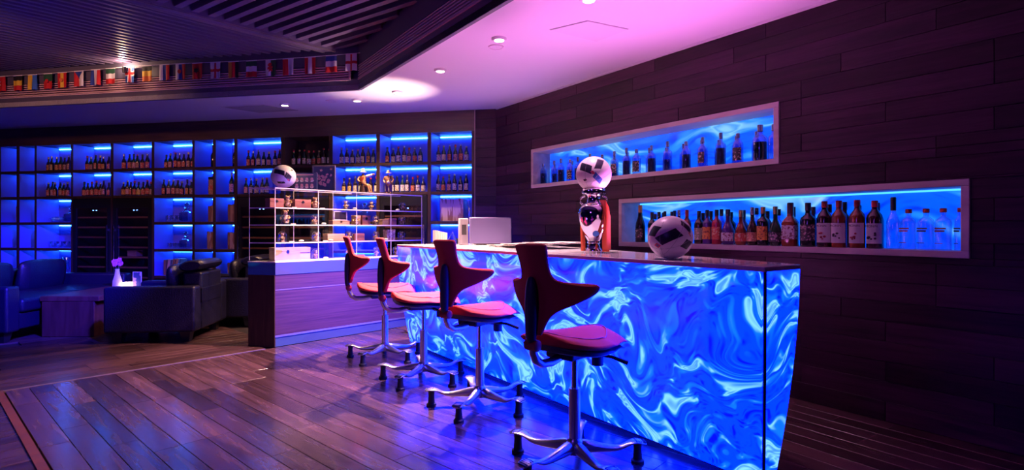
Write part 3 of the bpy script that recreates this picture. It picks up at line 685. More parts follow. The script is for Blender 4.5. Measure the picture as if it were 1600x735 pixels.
# ================================================================== BAR
BH = .932; BL = 3.51
bar = thing('bar_counter', 'long bar with glowing blue marbled front and white top', 'bar', BAR.pt(0, 0), BAR.a)
def g(h): return max(0, 1-h/(BH-.02))**1.7
def corner(i, h):
    k = g(h)
    return [(-.080*k, .124*k), (-.08*k, .25-.06*k), (-BL+.03*k, 1.26-.1*k), (-BL+.03*k, .124*k)][i]
HS = [.035+(BH-.02-.035)*j/10 for j in range(11)]
def panel(i0, i1, gap0=0, gap1=0, push=0):
    rows = []
    for h in HS:
        a, b = corner(i0, h), corner(i1, h); L = math.hypot(b[0]-a[0], b[1]-a[1]); r = []
        for k in range(13):
            t = (gap0+(L-gap0-gap1)*k/12)/L; r.append((a[0]+(b[0]-a[0])*t, a[1]+(b[1]-a[1])*t, h))
        rows.append(r)
    return MB().sheet(rows)
def thick(o, th=.015, off=-1):
    s = o.modifiers.new('t', 'SOLIDIFY'); s.thickness = th; s.offset = off; return o
thick(obj('front_panel', panel(3, 0, 0, .008), 'bar_resin', bar, smooth=True), .015, 0)
thick(obj('end_panel', panel(0, 1, .008, 0), 'bar_resin', bar, smooth=True), .012, 0)
thick(obj('back_panel', panel(1, 2), 'trim_white', bar, smooth=True), .012, 0)
thick(obj('end_panel', panel(2, 3), 'bar_resin', bar, smooth=True), .012, 0)
obj('corner_trim', MB().tube([(corner(0, h)[0], corner(0, h)[1]+.002, h) for h in HS], .007, 6), 'navy_plastic', bar)
obj('plinth', MB().prism([(-.12, .17), (-.12, .2), (-BL+.08, 1.1), (-BL+.08, .17)], .001, .05), 'base_dark', bar)
tp = [(.006, -.008), (.006, .255), (-BL-.006, 1.27), (-BL-.006, -.008)]
obj('top', MB().prism(tp, BH-.022, BH), 'stone_white', bar, bevel=.003)
# ---- things on the bar
def ball(label, loc, r, rots, rz=0, sz=1.0):
    """white match ball with dark tilted patches printed on it"""
    def mat():
        m, nt, b = base('ball_'+label[:12]); L = nt.links.new
        tc = nt.nodes.new('ShaderNodeTexCoord'); nv = nt.nodes.new('ShaderNodeVectorMath'); nv.operation = 'NORMALIZE'; L(tc.outputs['Object'], nv.inputs[0])
        col = None
        from mathutils import Vector
        def dot(v):
            d = nt.nodes.new('ShaderNodeVectorMath'); d.operation = 'DOT_PRODUCT'; d.inputs[1].default_value = v; L(nv.outputs[0], d.inputs[0]); return d.outputs['Value']
        prev = (.86, .82, .80, 1)
        for d, roll, a_, b_, c_ in rots:
            d = Vector(d).normalized(); t1 = Vector((0, 0, 1)).cross(d).normalized(); t2 = d.cross(t1)
            e1 = t1*cos(roll)+t2*sin(roll); e2 = -t1*sin(roll)+t2*cos(roll)
            u = mth(nt, 'LESS_THAN', mth(nt, 'ABSOLUTE', mth(nt, 'ADD', dot(e1), mth(nt, 'MULTIPLY', dot(e2), .35))), a_)
            v = mth(nt, 'LESS_THAN', mth(nt, 'ABSOLUTE', dot(e2)), b_)
            w_ = mth(nt, 'GREATER_THAN', dot(d), 0.0)
            k = mth(nt, 'MULTIPLY', mth(nt, 'MULTIPLY', u, v), w_)
            mx = nt.nodes.new('ShaderNodeMix'); mx.data_type = 'RGBA'; L(k, mx.inputs[0])
            if isinstance(prev, tuple): mx.inputs[6].default_value = prev
            else: L(prev, mx.inputs[6])
            mx.inputs[7].default_value = (*c_, 1); prev = mx.outputs[2]
        L(prev, b.inputs['Base Color']); b.inputs['Roughness'].default_value = .35
        return m
    o = link('football', MB().sphere((0, 0, 0), r, 40, 24, sz).mesh('ball', mat(), True), None, loc, rz)
    tag(o, label, 'football', 'white match footballs')
    # raised seams
    for k in range(4):
        a = k*pi/4+.3; pts = []
        for q in range(25):
            th = 2*pi*q/24; x, y, z = cos(th), sin(th)*cos(1.1+k*.5), sin(th)*sin(1.1+k*.5)
            pts.append(((x*cos(a)-y*sin(a))*r*1.0, (x*sin(a)+y*cos(a))*r*1.0, z*r*sz))
        obj('seam', MB().tube(pts, .0009, 5), 'vent_grey', o)
    return o
NAV = (.012, .012, .035); RED = (.70, .05, .10)
P1 = [((-.1, -1, .05), .45, .50, .22, NAV), ((-.85, -.7, .35), 1.1, .26, .24, NAV), ((.75, -.6, .55), 2.2, .30, .16, NAV), ((.8, -.75, -.35), .9, .22, .22, NAV), ((-.62, -.8, -.38), .6, .11, .11, RED), ((-.62, -.8, -.38), .6, .06, .06, (.1, .1, .3)), ((.85, -.6, .15), 2.2, .12, .05, (.6, .2, .1))]
ball('white football with dark tilted patches lying on the bar top', (.765, 2.66, BH+.104), .107, P1, -.25, .97)
P2 = [((-.55, -1, .35), -.35, .40, .22, NAV), ((.42, -1, .65), 1.1, .36, .19, NAV), ((.25, -1, -.35), -.75, .30, .15, (.02, .10, .40)), ((-.05, -1, .0), .3, .08, .10, RED), ((-.6, -1, -.5), .3, .10, .06, NAV)]
TX, TY = .50, 3.37
ball('white football with dark patches resting on top of the silver trophy', (TX, TY, BH+.4800), .108, P2, -.15)
P3 = [((-.35, -1, .35), -.25, .46, .20, NAV), ((.45, -1, -.10), -.70, .30, .22, NAV), ((.5, -1, -.42), -.4, .10, .07, RED), ((.75, -.7, .55), .5, .2, .07, NAV), ((-.2, -1, -.75), 0, .3, .1, NAV)]
p = CT.pt(.139, .13, 1.455)
ball('white football with dark patches on top of the glass display case', (p[0], p[1], 1.46+.108), .112, P3, .35, .96)
# trophy
t = thing('trophy', 'tall silver trophy cup with red ribbons standing on the bar', 'trophy', (TX, TY, BH), -.1)
obj('foot', MB().lathe([(.0001, 0), (.062, 0), (.062, .012), (.050, .020), (.040, .030), (.036, .055), (.040, .060)], 32), 'silver', t, smooth=True)
obj('bowl', MB().lathe([(.040, .060), (.036, .070), (.050, .095), (.072, .14), (.088, .19), (.094, .235), (.090, .265), (.075, .288), (.055, .298), (.046, .302)], 36), 'silver', t, smooth=True)
obj('neck', MB().lathe([(.046, .302), (.040, .315), (.038, .340), (.046, .352)], 32), 'silver', t, smooth=True)
obj('rim', MB().lathe([(.046, .352), (.066, .356), (.074, .362), (.074, .374), (.066, .378), (.070, .384), (.066, .392), (.050, .392), (.045, .365)], 32), 'silver', t, smooth=True)
for s in (-1, 1):
    obj('handle', MB().tube([(s*(.052+.030*sin(a)), 0, .318-.026*cos(a)) for a in [pi*k/8 for k in range(9)]], .006, 8), 'silver', t, smooth=True)
obj('emblem', MB().lathe([(.0001, .004), (.018, .003), (.020, 0)], 20), 'ribbon_blue', t, (.010, -.060, .115)).rotation_euler = (R(118), 0, 0)
def ribbon(pts, wd, name='ribbon'):
    rows = [[(x-wd/2*cos(a), y-wd/2*sin(a), z), (x, y-.006, z), (x+wd/2*cos(a), y+wd/2*sin(a), z)] for x, y, z, a in pts]
    return thick(obj(name, MB().sheet(rows), 'ribbon', t, smooth=True), .002, 0)
ribbon([(.050, -.050, .318, .5), (.070, -.066, .270, .6), (.076, -.072, .21, .6), (.070, -.076, .14, .5), (.066, -.080, .07, .4), (.068, -.084, .008, .3)], .045)
ribbon([(.072, -.02, .29, 1.2), (.094, -.03, .22, 1.2), (.088, -.05, .12, .9), (.085, -.062, .02, .6)], .035)
ribbon([(-.060, .03, .25, -.5), (-.068, .01, .16, -.5), (-.066, -.02, .08, -.4), (-.064, -.03, .01, -.3)], .028)
# point-of-sale terminal, card rack, magazines
t = thing('pos_terminal', 'grey metal till screen seen from behind on the far end of bar', 'till', (-.20, 4.92, BH), .22)
obj('base', MB().box(-.12, .12, -.02, .16, 0, .02), 'black', t, bevel=.004)
obj('back_shell', MB().box(-.185, .195, -.03, .01, .012, .245), 'pos_metal', t, bevel=.008)
obj('screen', MB().box(-.18, .19, .011, .03, .02, .24), 'black', t, bevel=.003)
obj('side_unit', MB().box(-.27, -.19, .0, .10, .001, .235), 'vent_grey', t, bevel=.006)
obj('port', MB().box(-.25, -.21, -.003, .002, .09, .18), 'black', t)
t = thing('card_rack', 'small rack of upright white cards behind the third stool back', 'card rack', (-.67, 5.12, BH), .5)
obj('tray', MB().box(-.07, .07, -.05, .05, 0, .02), 'black', t)
for k in range(7): obj('card', MB().box(-.055+.018*k, -.051+.018*k, -.04, .04, .02, .13-.004*k), 'paper', t)
t = thing('blue_glass_ornament', 'curved blue glass ornament between card rack and till', 'ornament', (-.54, 5.0, BH), .3)
obj('body', MB().lathe([(.0001, 0), (.045, 0), (.05, .03), (.03, .07), (.012, .11), (.004, .125)], 16), 'blue_glass', t, smooth=True); obj('foot', MB().cyl(0, 0, .0, .008, .052, 16), 'ice_glass', t)
for i, (x, y, a, nm) in enumerate(((.02, 4.42, .5, 'leftmost of the printed sheets lying on the bar top'), (.13, 4.22, .35, 'middle printed sheet of the row on the bar top'), (.30, 3.98, .6, 'printed sheet nearest the trophy on the bar top'))):
    t = thing('newspaper', nm, 'newspaper', (x, y, BH+.0005+.016*i), a, 'newspapers on the bar')
    for k in range(3):
        rows = [[(-.19+.38*q/8+.004*k, yy+.003*k, .002+.004*k+.006*abs(sin(q*.8+k))) for q in range(9)] for yy in (-.13, 0, .13)]
        thick(obj('sheet', MB().sheet(rows), 'magazine', t, smooth=True), .002, 0)
# ================================================================== STOOLS
def make_stool():
    t = link('saddle_stool', None)
    # five spokes with ribbed foot pads and glides
    for k in range(5):
        a = 2*pi*k/5; ca, sa = cos(a), sin(a); st = []
        for r, z, hw, hh in ((.015, .088, .026, .034), (.06, .084, .027, .030), (.13, .074, .024, .020), (.20, .066, .020, .014), (.235, .078, .020, .010), (.262, .094, .027, .008), (.29, .099, .036, .007), (.318, .094, .036, .006), (.338, .086, .022, .005)):
            ring = []
            for q in range(8):
                th = 2*pi*q/8+pi/8; x, y, zz = r, hw*1.08*cos(th), z+hh*1.08*sin(th); ring.append((x*ca-y*sa, x*sa+y*ca, zz))
            st.append(ring)
        leg = obj('leg', MB().sweep(st), 'alu', t, sub=1)
        m = MB()
        for q in range(5):
            r = .283+.011*q; m.box(r, r+.005, -.024, .024, .099-.0012*q, .1045-.0016*q)
        e = obj('foot_pad', m, 'rubber', leg); e.rotation_euler = (0, 0, a)
        obj('glide', MB().lathe([(.0001, .0), (.030, .0), (.030, .011), (.021, .017), (.018, .06), (.020, .092), (.0001, .092)], 16, (.296*ca, .296*sa, 0)), 'rubber', leg, smooth=True)
    obj('hub', MB().lathe([(.0001, .055), (.034, .055), (.040, .075), (.036, .115), (.030, .125), (.0001, .125)], 20), 'alu', t, smooth=True)
    obj('column_sleeve', MB().cyl(0, 0, .12, .352, .0265, 20), 'alu', t, smooth=True)
    obj('gas_lift', MB().cyl(0, 0, .34, .53, .0145, 16), 'steel', t, smooth=True)
    me = obj('mechanism', MB().box(-.075, .075, -.12, .12, .500, .545).box(-.05, .05, .06, .17, .485, .53), 'navy_plastic', t, bevel=.012)
    obj('knob', MB().cyl(.05, .11, .445, .49, .028, 14), 'navy_plastic', me, smooth=True)
    obj('lever', MB().tube([(.06, .05, .51), (.14, .09, .50), (.20, .13, .475)], [.009, .008, .011], 8), 'black', me, smooth=True)
    # saddle seat
    def hw(y):
        pts = [(-.225, .06), (-.21, .13), (-.17, .19), (-.10, .222), (-.02, .222), (.06, .195), (.12, .168), (.18, .160), (.225, .150), (.25, .11), (.262, .05)]
        for (a, b), (c, d) in zip(pts, pts[1:]):
            if y <= c: return b+(d-b)*(y-a)/(c-a)
        return .05
    def seat(z0, top, edge, sc, dz=0):
        ys = [-.225, -.215, -.19, -.15, -.10, -.05, 0, .05, .10, .15, .19, .22, .243, .262]; rows = []; low = []
        for y in ys:
            w_ = hw(y)*sc; yy = y*sc
            drop = -.035*max(0, (y-.14)/.12)**2+.022*max(0, (-y-.05)/.17)**2
            r = []; l = []
            for q in range(9):
                u = -1+q/4; x = w_*u
                crown = .022*math.exp(-(u/.45)**2)*(1 if y > -.16 else .6)
                side = -.018*abs(u)**2*(1 if y > 0 else -.1)
                r.append((x, yy, z0+top*(1-abs(u)**6*.5)+drop+crown+side)); l.append((x*.93, yy*.97, z0+edge+drop*.8))
            rows.append(r); low.append(l)
        m = MB(); n = len(rows)
        ringset = []
        for r, l in zip(rows, low): ringset.append(r+[(r[-1][0]*1.02, r[-1][1], (r[-1][2]+l[-1][2])/2)]+l[::-1]+[(r[0][0]*1.02, r[0][1], (r[0][2]+l[0][2])/2)])
        m.sweep(ringset); return m
    s = obj('seat', seat(.565, .035, -.002, 1.0), 'red_fabric', t, sub=1)
    def ht(x, y):
        u = x/hw(y); drop = -.035*max(0, (y-.14)/.12)**2+.022*max(0, (-y-.05)/.17)**2
        return .600-.5*.035*abs(u)**6+drop+.022*math.exp(-(u/.45)**2)*(1 if y > -.16 else .6)-.018*abs(u)**2*(1 if y > 0 else -.1)
    pts = []
    for q in range(33):
        a = 2*pi*q/32; y = .195*sin(a); x = .70*hw(y)*cos(a); pts.append((x, y, ht(x, y)+.001))
    obj('piping', MB().tube(pts, .0028, 6), 'red_plastic', s, smooth=True)
    obj('seat_pan', seat(.545, .018, -.012, .95), 'navy_plastic', t, sub=1)
    # back: blade with two forward horns
    tab = [(.632, .036), (.66, .046), (.69, .058), (.72, .076), (.742, .108), (.760, .152), (.777, .200), (.797, .234), (.818, .248), (.836, .246), (.848, .212), (.854, .145), (.861, .096), (.885, .079), (.92, .075), (.955, .078), (.985, .083), (1.008, .086), (1.014, .074)]
    rows = []
    for z, w_ in tab:
        lean = -.055*max(0, (z-.80)/.21)**1.5-.012*max(0, (.75-z)/.12)
        r = []
        for q in range(13):
            u = -1+q/6; x = w_*u; fwd = .110*(abs(x)/.22)**1.5; up = .012*(abs(x)/.22)**2 if .76 < z < .845 else 0
            r.append((x*.97, -.272+lean+fwd, z+up))
        rows.append(r)
    o = obj('backrest', MB().sheet(rows), 'red_fabric', t, smooth=True); thick(o, .026, 0)
    b = o.modifiers.new('s', 'SUBSURF'); b.levels = 1; b.render_levels = 1
    sp = []
    for z, hx, hy in ((.600, .014, .012), (.615, .026, .020), (.66, .030, .024), (.74, .031, .026), (.82, .029, .024), (.865, .022, .016), (.88, .010, .008)):
        sp.append([(hx*cos(2*pi*q/10), -.302+hy*sin(2*pi*q/10), z) for q in range(10)])
    obj('spine', MB().sweep(sp), 'navy_plastic', t, sub=1)
    obj('pivot', MB().tube([(-.036, -.292, .592), (-.030, -.292, .592), (.030, -.292, .592), (.036, -.292, .592)], [.016, .024, .024, .016], 14), 'red_plastic', t, smooth=True)
    obj('back_arm', MB().tube([(0, -.290, .60), (0, -.288, .56), (0, -.270, .525), (0, -.235, .503), (0, -.17, .500), (0, -.10, .515), (0, -.04, .522)], [.016, .018, .019, .019, .020, .020, .018], 10), 'alu', t, smooth=True)
    return t
def copy_tree(o, parent=None):
    c = o.copy(); COL.objects.link(c); c.parent = parent
    for ch in list(o.children): copy_tree(ch, c)
    return c
stool0 = make_stool()
SPOT = [(-1.065, 4.613, 32, 'farthest from camera, in front of the display counter'), (-.635, 3.953, 32, 'second from the display counter'), (-.196, 3.349, 34, 'third from the display counter'), (.285, 2.51, 6, 'nearest to the camera')]
for i, (x, y, ba, wtxt) in enumerate(SPOT):
    o = stool0 if i == 0 else copy_tree(stool0)
    # the seat faces the bar; the spokes keep their own angle
    o.location = (x, y, 0); face = R((20, 22, 52, 47)[i]-90); o.rotation_euler = (0, 0, face)
    for ch in o.children:
        if ch.name.split('.')[0] == 'leg': ch.rotation_euler = (0, 0, R(ba)-face)
    tag(o, f'red saddle stool with horned back, {wtxt}', 'stool', 'red saddle stools along the bar')
# ================================================================== DISPLAY COUNTER
CH = .778; CL = 1.78; BX, BY = -.136, .235               # rear edge is shifted left
ctr = thing('display_counter', 'low wooden counter with stone band under the glass display case', 'counter', CT.pt(0, 0), CT.a)
def para(x0, x1, y0, y1): k = BX/BY; return [(x0+k*y0, y0), (x1+k*y0, y0), (x1+k*y1, y1), (x0+k*y1, y1)]
obj('body', MB().prism(para(.012, CL, .012, BY-.002), .002, .655), 'black', ctr)
obj('front_panel', MB().box(.002, CL, .0, .012, .105, .655), 'counter_wood', ctr)
obj('plinth', MB().box(.002, CL, .004, .014, .002, .088), 'band_stone', ctr)
obj('metal_strip', MB().box(.0, CL, -.003, .012, .088, .105), 'alu', ctr)
obj('groove', MB().box(.002, .78, -.0015, .002, .515, .521), 'brass', ctr)
k = math.hypot(BX, BY); ea = math.atan2(BY, BX)
obj('end_panel', MB().box(0, k, -.006, .008, .002, .655), 'case_wood', ctr, (0, 0, 0), ea)
obj('stone_band', MB().prism(para(-.004, CL, -.006, BY+.004), .655, CH-.012), 'band_stone', ctr, bevel=.002)
obj('worktop', MB().prism(para(-.006, CL, -.008, BY+.006), CH-.012, CH), 'stone_white', ctr, bevel=.002)
# ---- glass case
T = [CH, .950, 1.114, 1.270, 1.450]; GL = 1.675; BAYS = [0, .42, .838, 1.257, GL]
gc = thing('glass_display_case', 'four-tier clear glass display case on the low counter', 'display case', CT.pt(0, 0, CH), CT.a)
for i, z in enumerate(T[1:]):
    z -= CH
    s = obj('shelf', MB().prism(para(.0, GL, .0, BY-.01), z-.008, z), 'case_glass' , gc)
    obj('edge', MB().prism(para(-.002, GL+.002, -.003, .001), z-.009, z+.001), 'glass_edge', s)
    obj('edge', MB().prism([(0, 0), (.003, 0), (BX+.003, BY-.01), (BX, BY-.01)], z-.009, z+.001), 'glass_edge', s)
    if i == 3: obj('edge', MB().prism(para(.0, GL, BY-.014, BY-.010), z-.009, z+.001), 'glass_edge', s)
obj('base_edge', MB().prism(para(-.002, GL+.002, -.004, .001), .0, .008), 'glass_edge', gc)
top = T[-1]-CH-.008
for x in BAYS: obj('corner_strip', MB().box(x-.0025, x+.0025, -.003, .001, .008, top), 'glass_edge', gc)
for x in (0, .42, .838): obj('corner_strip', MB().box(x+BX-.002, x+BX+.002, BY-.014, BY-.010, .008, top), 'glass_edge', gc)
for x0, x1 in zip(BAYS, BAYS[1:]): obj('pane', MB().box(x0+.004, x1-.004, -.002, .0, .009, top), 'case_glass', gc)
obj('end_pane', MB().prism([(.004*0, .004), (.002, .004), (BX+.004, BY-.014), (BX+.002, BY-.014)], .009, top-.001), 'case_glass', gc)
# ---- contents
def cloche_kit():
    t = link('glass_cloche', None)
    obj('dome', MB().lathe([(.040, .006), (.040, .062), (.037, .080), (.027, .094), (.012, .101), (.004, .104), (.0001, .104)], 18), 'clear_glass', t, smooth=True)
    obj('base', MB().lathe([(.0001, 0), (.043, 0), (.043, .006), (.0001, .006)], 18), 'black', t)
    fig = MB().lathe([(.0001, .006), (.020, .006), (.017, .02), (.021, .036), (.017, .050), (.010, .055), (.016, .064), (.017, .073), (.010, .083), (.0001, .086)], 12)
    f = obj('figurine', fig, 'figure_pattern', t, smooth=True)
    for s in (-1, 1):
        obj('ear', MB().sphere((s*.012, 0, .083), .006, 8, 5), 'figure_pattern', f, smooth=True)
        obj('arm', MB().tube([(s*.018, -.002, .046), (s*.024, -.010, .036), (s*.016, -.018, .032)], [.006, .005, .005], 6), 'gold', f, smooth=True)
    return t
cl0 = cloche_kit(); used = [False]
TIER = ['bottom tier', 'second tier', 'third tier', 'top tier']
def cloche(tier, x, i, y=.085):
    o = cl0 if not used[0] else copy_tree(cl0); used[0] = True
    o.location = CT.pt(x, y, T[tier]+.001); o.rotation_euler = (0, 0, CT.a+random.uniform(-.8, .8)-.5)
    tag(o, f'glass cloche over a figurine, {nth(i)} on {TIER[tier]} of case', 'cloche', 'figurines under glass cloches')
for tr, xs in ((3, (.765, 1.069, 1.475)), (2, (.43, 1.124, 1.466)), (1, (.106, .444, .802, 1.124, 1.458)), (0, (.437, 1.132, 1.389))):
    for i, x in enumerate(xs): cloche(tr, x, i)
def figure(tier, x, label, sc=1.0, rz=0):
    t = thing('carved_figurine', label, 'figurine', CT.pt(x, .08, T[tier]+.001), CT.a-.6+rz)
    s = sc
    obj('plinth', MB().cyl(0, 0, 0, .012*s, .026*s, 12), 'black', t)
    b = obj('body', MB().lathe([(.0001, .012*s), (.022*s, .012*s), (.027*s, .03*s), (.02*s, .055*s), (.024*s, .070*s), (.012*s, .083*s), (.0001, .083*s)], 12), 'figure_pattern', t, smooth=True)
    obj('head', MB().sphere((0, -.004, .096*s), .018*s, 12, 8), 'figure_pattern', t, smooth=True)
    for k in (-1, 1):
        obj('ear', MB().sphere((k*.016*s, 0, .110*s), .008*s, 8, 6), 'gold', t, smooth=True)
        obj('arm', MB().tube([(k*.022*s, 0, .068*s), (k*.036*s, -.01, .055*s), (k*.028*s, -.026*s, .045*s)], [.008*s, .007*s, .007*s], 6), 'gold', t, smooth=True)
    return t
figure(3, .157, 'carved golden figurine, leftmost on top tier of the glass case')
figure(3, .43, 'carved golden figurine on top tier beside the second wooden box', .95, .3)
figure(2, .136, 'largest golden figurine, left end of the third tier in the glass case', 1.18, -.2)
figure(2, .884, 'small golden figurine in front of the wooden boxes, third tier', .85)
figure(0, .802, 'golden figurine standing free on the bottom tier of the glass case', 1.0, .5)
def wbox(tier, x, y, w_, d, h, mat, label, clasp=True, rz=0):
    t = thing('wooden_box', label, 'box', CT.pt(x, y, T[tier]+.001), CT.a+rz, 'boxes in the display case')
    obj('body', MB().box(-w_/2, w_/2, -d/2, d/2, 0, h*.70), mat, t, bevel=.002); obj('lid', MB().box(-w_/2-.001, w_/2+.001, -d/2-.001, d/2+.001, h*.71, h), mat, t, bevel=.002)
    if clasp: obj('clasp', MB().box(-.008, .008, -d/2-.005, -d/2, h*.55, h*.82).box(-.014, .014, -d/2-.004, -d/2, h*.64, h*.72), 'black', t)
wbox(3, .045, .11, .13, .10, .085, 'box_red', 'reddish wooden box with dark clasp, left end of the top tier')
wbox(3, .298, .11, .16, .10, .085, 'box_red', 'reddish wooden box with dark clasp, second on the top tier')
wbox(2, .72, .13, .19, .08, .045, 'box_wood', 'low pale wooden box under the leaning frame, third tier')
wbox(2, .925, .15, .07, .07, .10, 'box_wood', 'upright pale wooden box behind the small figurine, third tier', False)
wbox(2, 1.02, .14, .10, .08, .10, 'box_red', 'purple tinted wooden box beside the pale one, third tier')
wbox(2, 1.245, .12, .075, .08, .065, 'box_wood', 'small pale cubic box with horizontal grain, third tier right', False)
wbox(2, 1.355, .14, .10, .08, .075, 'box_red', 'dark reddish box next to the small cubic one, third tier right', False)
wbox(1, .655, .12, .19, .09, .075, 'box_wood', 'wide wooden box in the middle of the second tier', False)
wbox(1, .95, .15, .12, .06, .075, 'box_red', 'dark flat box behind small white figure on the second tier', False)
wbox(1, 1.32, .12, .11, .07, .115, 'crate_print', 'patterned upright box right of middle on the second tier', False)
wbox(0, .1325, .09, .235, .13, .122, 'box_pale', 'large pale wooden chest with clasp on bottom tier of the case')
wbox(0, .325, .13, .12, .09, .12, 'box_pale', 'smaller pale wooden crate right of the large chest, bottom tier', False)
t = thing('small_picture_frame', 'small dark picture in pale frame leaning on the third tier', 'picture frame', CT.pt(.715, .10, T[2]+.047), CT.a)
pf = MB(); pf.box(-.075, .075, -.004, .004, 0, .009).box(-.075, .075, -.004, .004, .083, .092).box(-.075, -.065, -.004, .004, .009, .083).box(.065, .075, -.004, .004, .009, .083)
obj('frame', pf, 'paper', t); obj('picture', MB().box(-.065, .065, .0, .003, .009, .083), 'bay_dark', t)
def tagcard(tier, x, label, shape=0):
    t = thing('price_card', label, 'card', CT.pt(x, .04, T[tier]+.001), CT.a-.3, 'cards and shells on the glass tiers')
    if shape == 0: obj('card', MB().prism([(-.022, -.010), (.022, -.010), (.022, .012), (-.022, .012)], 0, .010), 'paper', t); obj('print', MB().box(-.015, .015, -.007, .006, .010, .0106), 'ink_dark', t)
    else:
        obj('shell', MB().sphere((0, 0, .011), .024, 12, 6, .45), 'porcelain', t, smooth=True); obj('tip', MB().cyl(.0, -.016, .006, .014, .007, 8), 'gold', t)
for tr, x, sh, lb in ((3, .20, 0, 'white card on top tier right of the leftmost figurine'), (3, .485, 0, 'white card on top tier below the second figurine'), (3, .845, 1, 'small pale shell between the two cloches on top tier'),
                      (3, 1.375, 1, 'small pale shell left of the rightmost cloche on top tier'), (2, .19, 0, 'white card on third tier beside the largest figurine'), (2, .50, 1, 'small pale shell right of the cloche on third tier'),
                      (1, .175, 0, 'white card right of the first cloche on second tier'), (1, .27, 1, 'small pale shell left of middle on second tier'), (1, .515, 0, 'white card right of the second cloche on second tier'),
                      (1, .575, 1, 'small pale shell left of the wide box on second tier'), (1, 1.225, 1, 'small pale shell left of the patterned box on second tier'), (0, .52, 1, 'small pale shell right of the first cloche on bottom tier')):
    tagcard(tr, x, lb, sh)
# ---- on top of the case
TT = T[-1]+.002
t = thing('poster_board', 'navy board with rows of round portraits on the glass case', 'poster', CT.pt(.345, .13, TT), -.06)
obj('panel', MB().box(-.125, .125, 0, .012, 0, .165), 'poster_navy', t)
for k in range(8):
    x, z = -.075+.05*(k % 4), .105 if k < 4 else .045
    q = obj('portrait', MB().lathe([(.0001, .003), (.014, .002), (.015, 0)], 12), 'poster_pink', t, (x, 0, z)); q.rotation_euler = (pi/2, 0, 0)
    q = obj('shirt', MB().lathe([(.0001, .002), (.019, .001), (.020, 0)], 10, a0=pi, a1=2*pi), 'label_white', t, (x, 0, z-.010)); q.rotation_euler = (pi/2, 0, 0)
obj('title', MB().box(-.075, .09, -.001, 0, .142, .152), 'poster_pink', t)
t = thing('framed_poster', 'dark framed navy poster with a pink map on the glass case', 'poster', CT.pt(.56, .155, TT), -.05)
obj('frame', MB().box(-.118, .118, 0, .018, 0, .012).box(-.118, .118, 0, .018, .243, .258).box(-.118, -.104, 0, .018, .012, .243).box(.104, .118, 0, .018, .012, .243), 'poster_frame', t, bevel=.002)
obj('print', MB().box(-.104, .104, .006, .012, .012, .243), 'poster_navy', t)
rr = random.Random(4); mm = MB()
for k in range(26):
    cx_, cz_ = rr.gauss(-.005, .038), rr.gauss(.115, .045); n_ = rr.randint(5, 8)
    if abs(cx_) > .085 or not .03 < cz_ < .215: continue
    pts = [(cx_+rr.uniform(.006, .024)*cos(2*pi*j/n_), cz_+rr.uniform(.006, .022)*sin(2*pi*j/n_)) for j in range(n_)]
    mm.add([(a, .0055-.0001*k, b) for a, b in pts], [tuple(range(n_))])
obj('map_print', mm, 'poster_pink', t)
obj('logo', MB().box(.065, .085, .004, .0055, .212, .232), 'label_red', t)
def skin(name, vs, es, rad, mat, parent, sub=2):
    me = bpy.data.meshes.new(name); me.from_pydata(vs, es, []); me.materials.append(M[mat]); o = link(name, me, parent)
    sk = o.modifiers.new('k', 'SKIN'); sk.use_smooth_shade = True
    for v, r in zip(me.skin_vertices[0].data, rad):
        v.radius = (r, r) if not isinstance(r, tuple) else r
    me.skin_vertices[0].data[0].use_root = True
    s = o.modifiers.new('s', 'SUBSURF'); s.levels = 1; s.render_levels = sub; return o
# seated figure pointing right
t = thing('seated_figurine', 'painted figurine of a seated man in a hat pointing right', 'figurine', CT.pt(1.0, .12, TT), 0)
obj('stump', MB().lathe([(.0001, 0), (.05, 0), (.045, .02), (.042, .075), (.0001, .078)], 14, sx=1.0, sy=.8), 'case_wood', t, smooth=True)
skin('body', [(-.005, 0, .085), (-.012, 0, .13), (-.015, 0, .165), (-.008, 0, .188), (-.006, -.002, .21), (.02, 0, .172), (.055, -.01, .18), (.10, -.01, .195), (.118, -.01, .20),
              (-.045, 0, .168), (-.06, -.02, .135), (-.03, -.035, .115), (.02, -.02, .085), (.05, -.035, .082), (.062, -.04, .04), (.07, -.045, .008), (.09, -.055, .008), (.02, .02, .085), (.058, .01, .082), (.075, .0, .04), (.08, 0, .008), (.10, -.01, .008)],
     [(0, 1), (1, 2), (2, 3), (3, 4), (2, 5), (5, 6), (6, 7), (7, 8), (2, 9), (9, 10), (10, 11), (0, 12), (12, 13), (13, 14), (14, 15), (15, 16), (0, 17), (17, 18), (18, 19), (19, 20), (20, 21)],
     [.030, .032, .028, .011, .019, .014, .011, .009, .008, .014, .011, .009, .018, .015, .011, .009, .008, .018, .015, .011, .009, .008], 'bronze', t)
obj('hat', MB().lathe([(.0001, .045), (.014, .043), (.018, .028), (.019, .010), (.034, .006), (.036, .002), (.0001, .0)], 16, (-.008, 0, .218)), 'label_cream', t, smooth=True)
obj('sleeve', MB().tube([(.03, -.001, .174), (.055, -.01, .181), (.092, -.01, .193)], [.017, .015, .012], 8), 'paper', t, smooth=True)
obj('vest', MB().lathe([(.034, .10), (.037, .13), (.034, .155), (.028, .17)], 14, (-.012, 0, 0), sy=.85), 'amber', t, smooth=True)
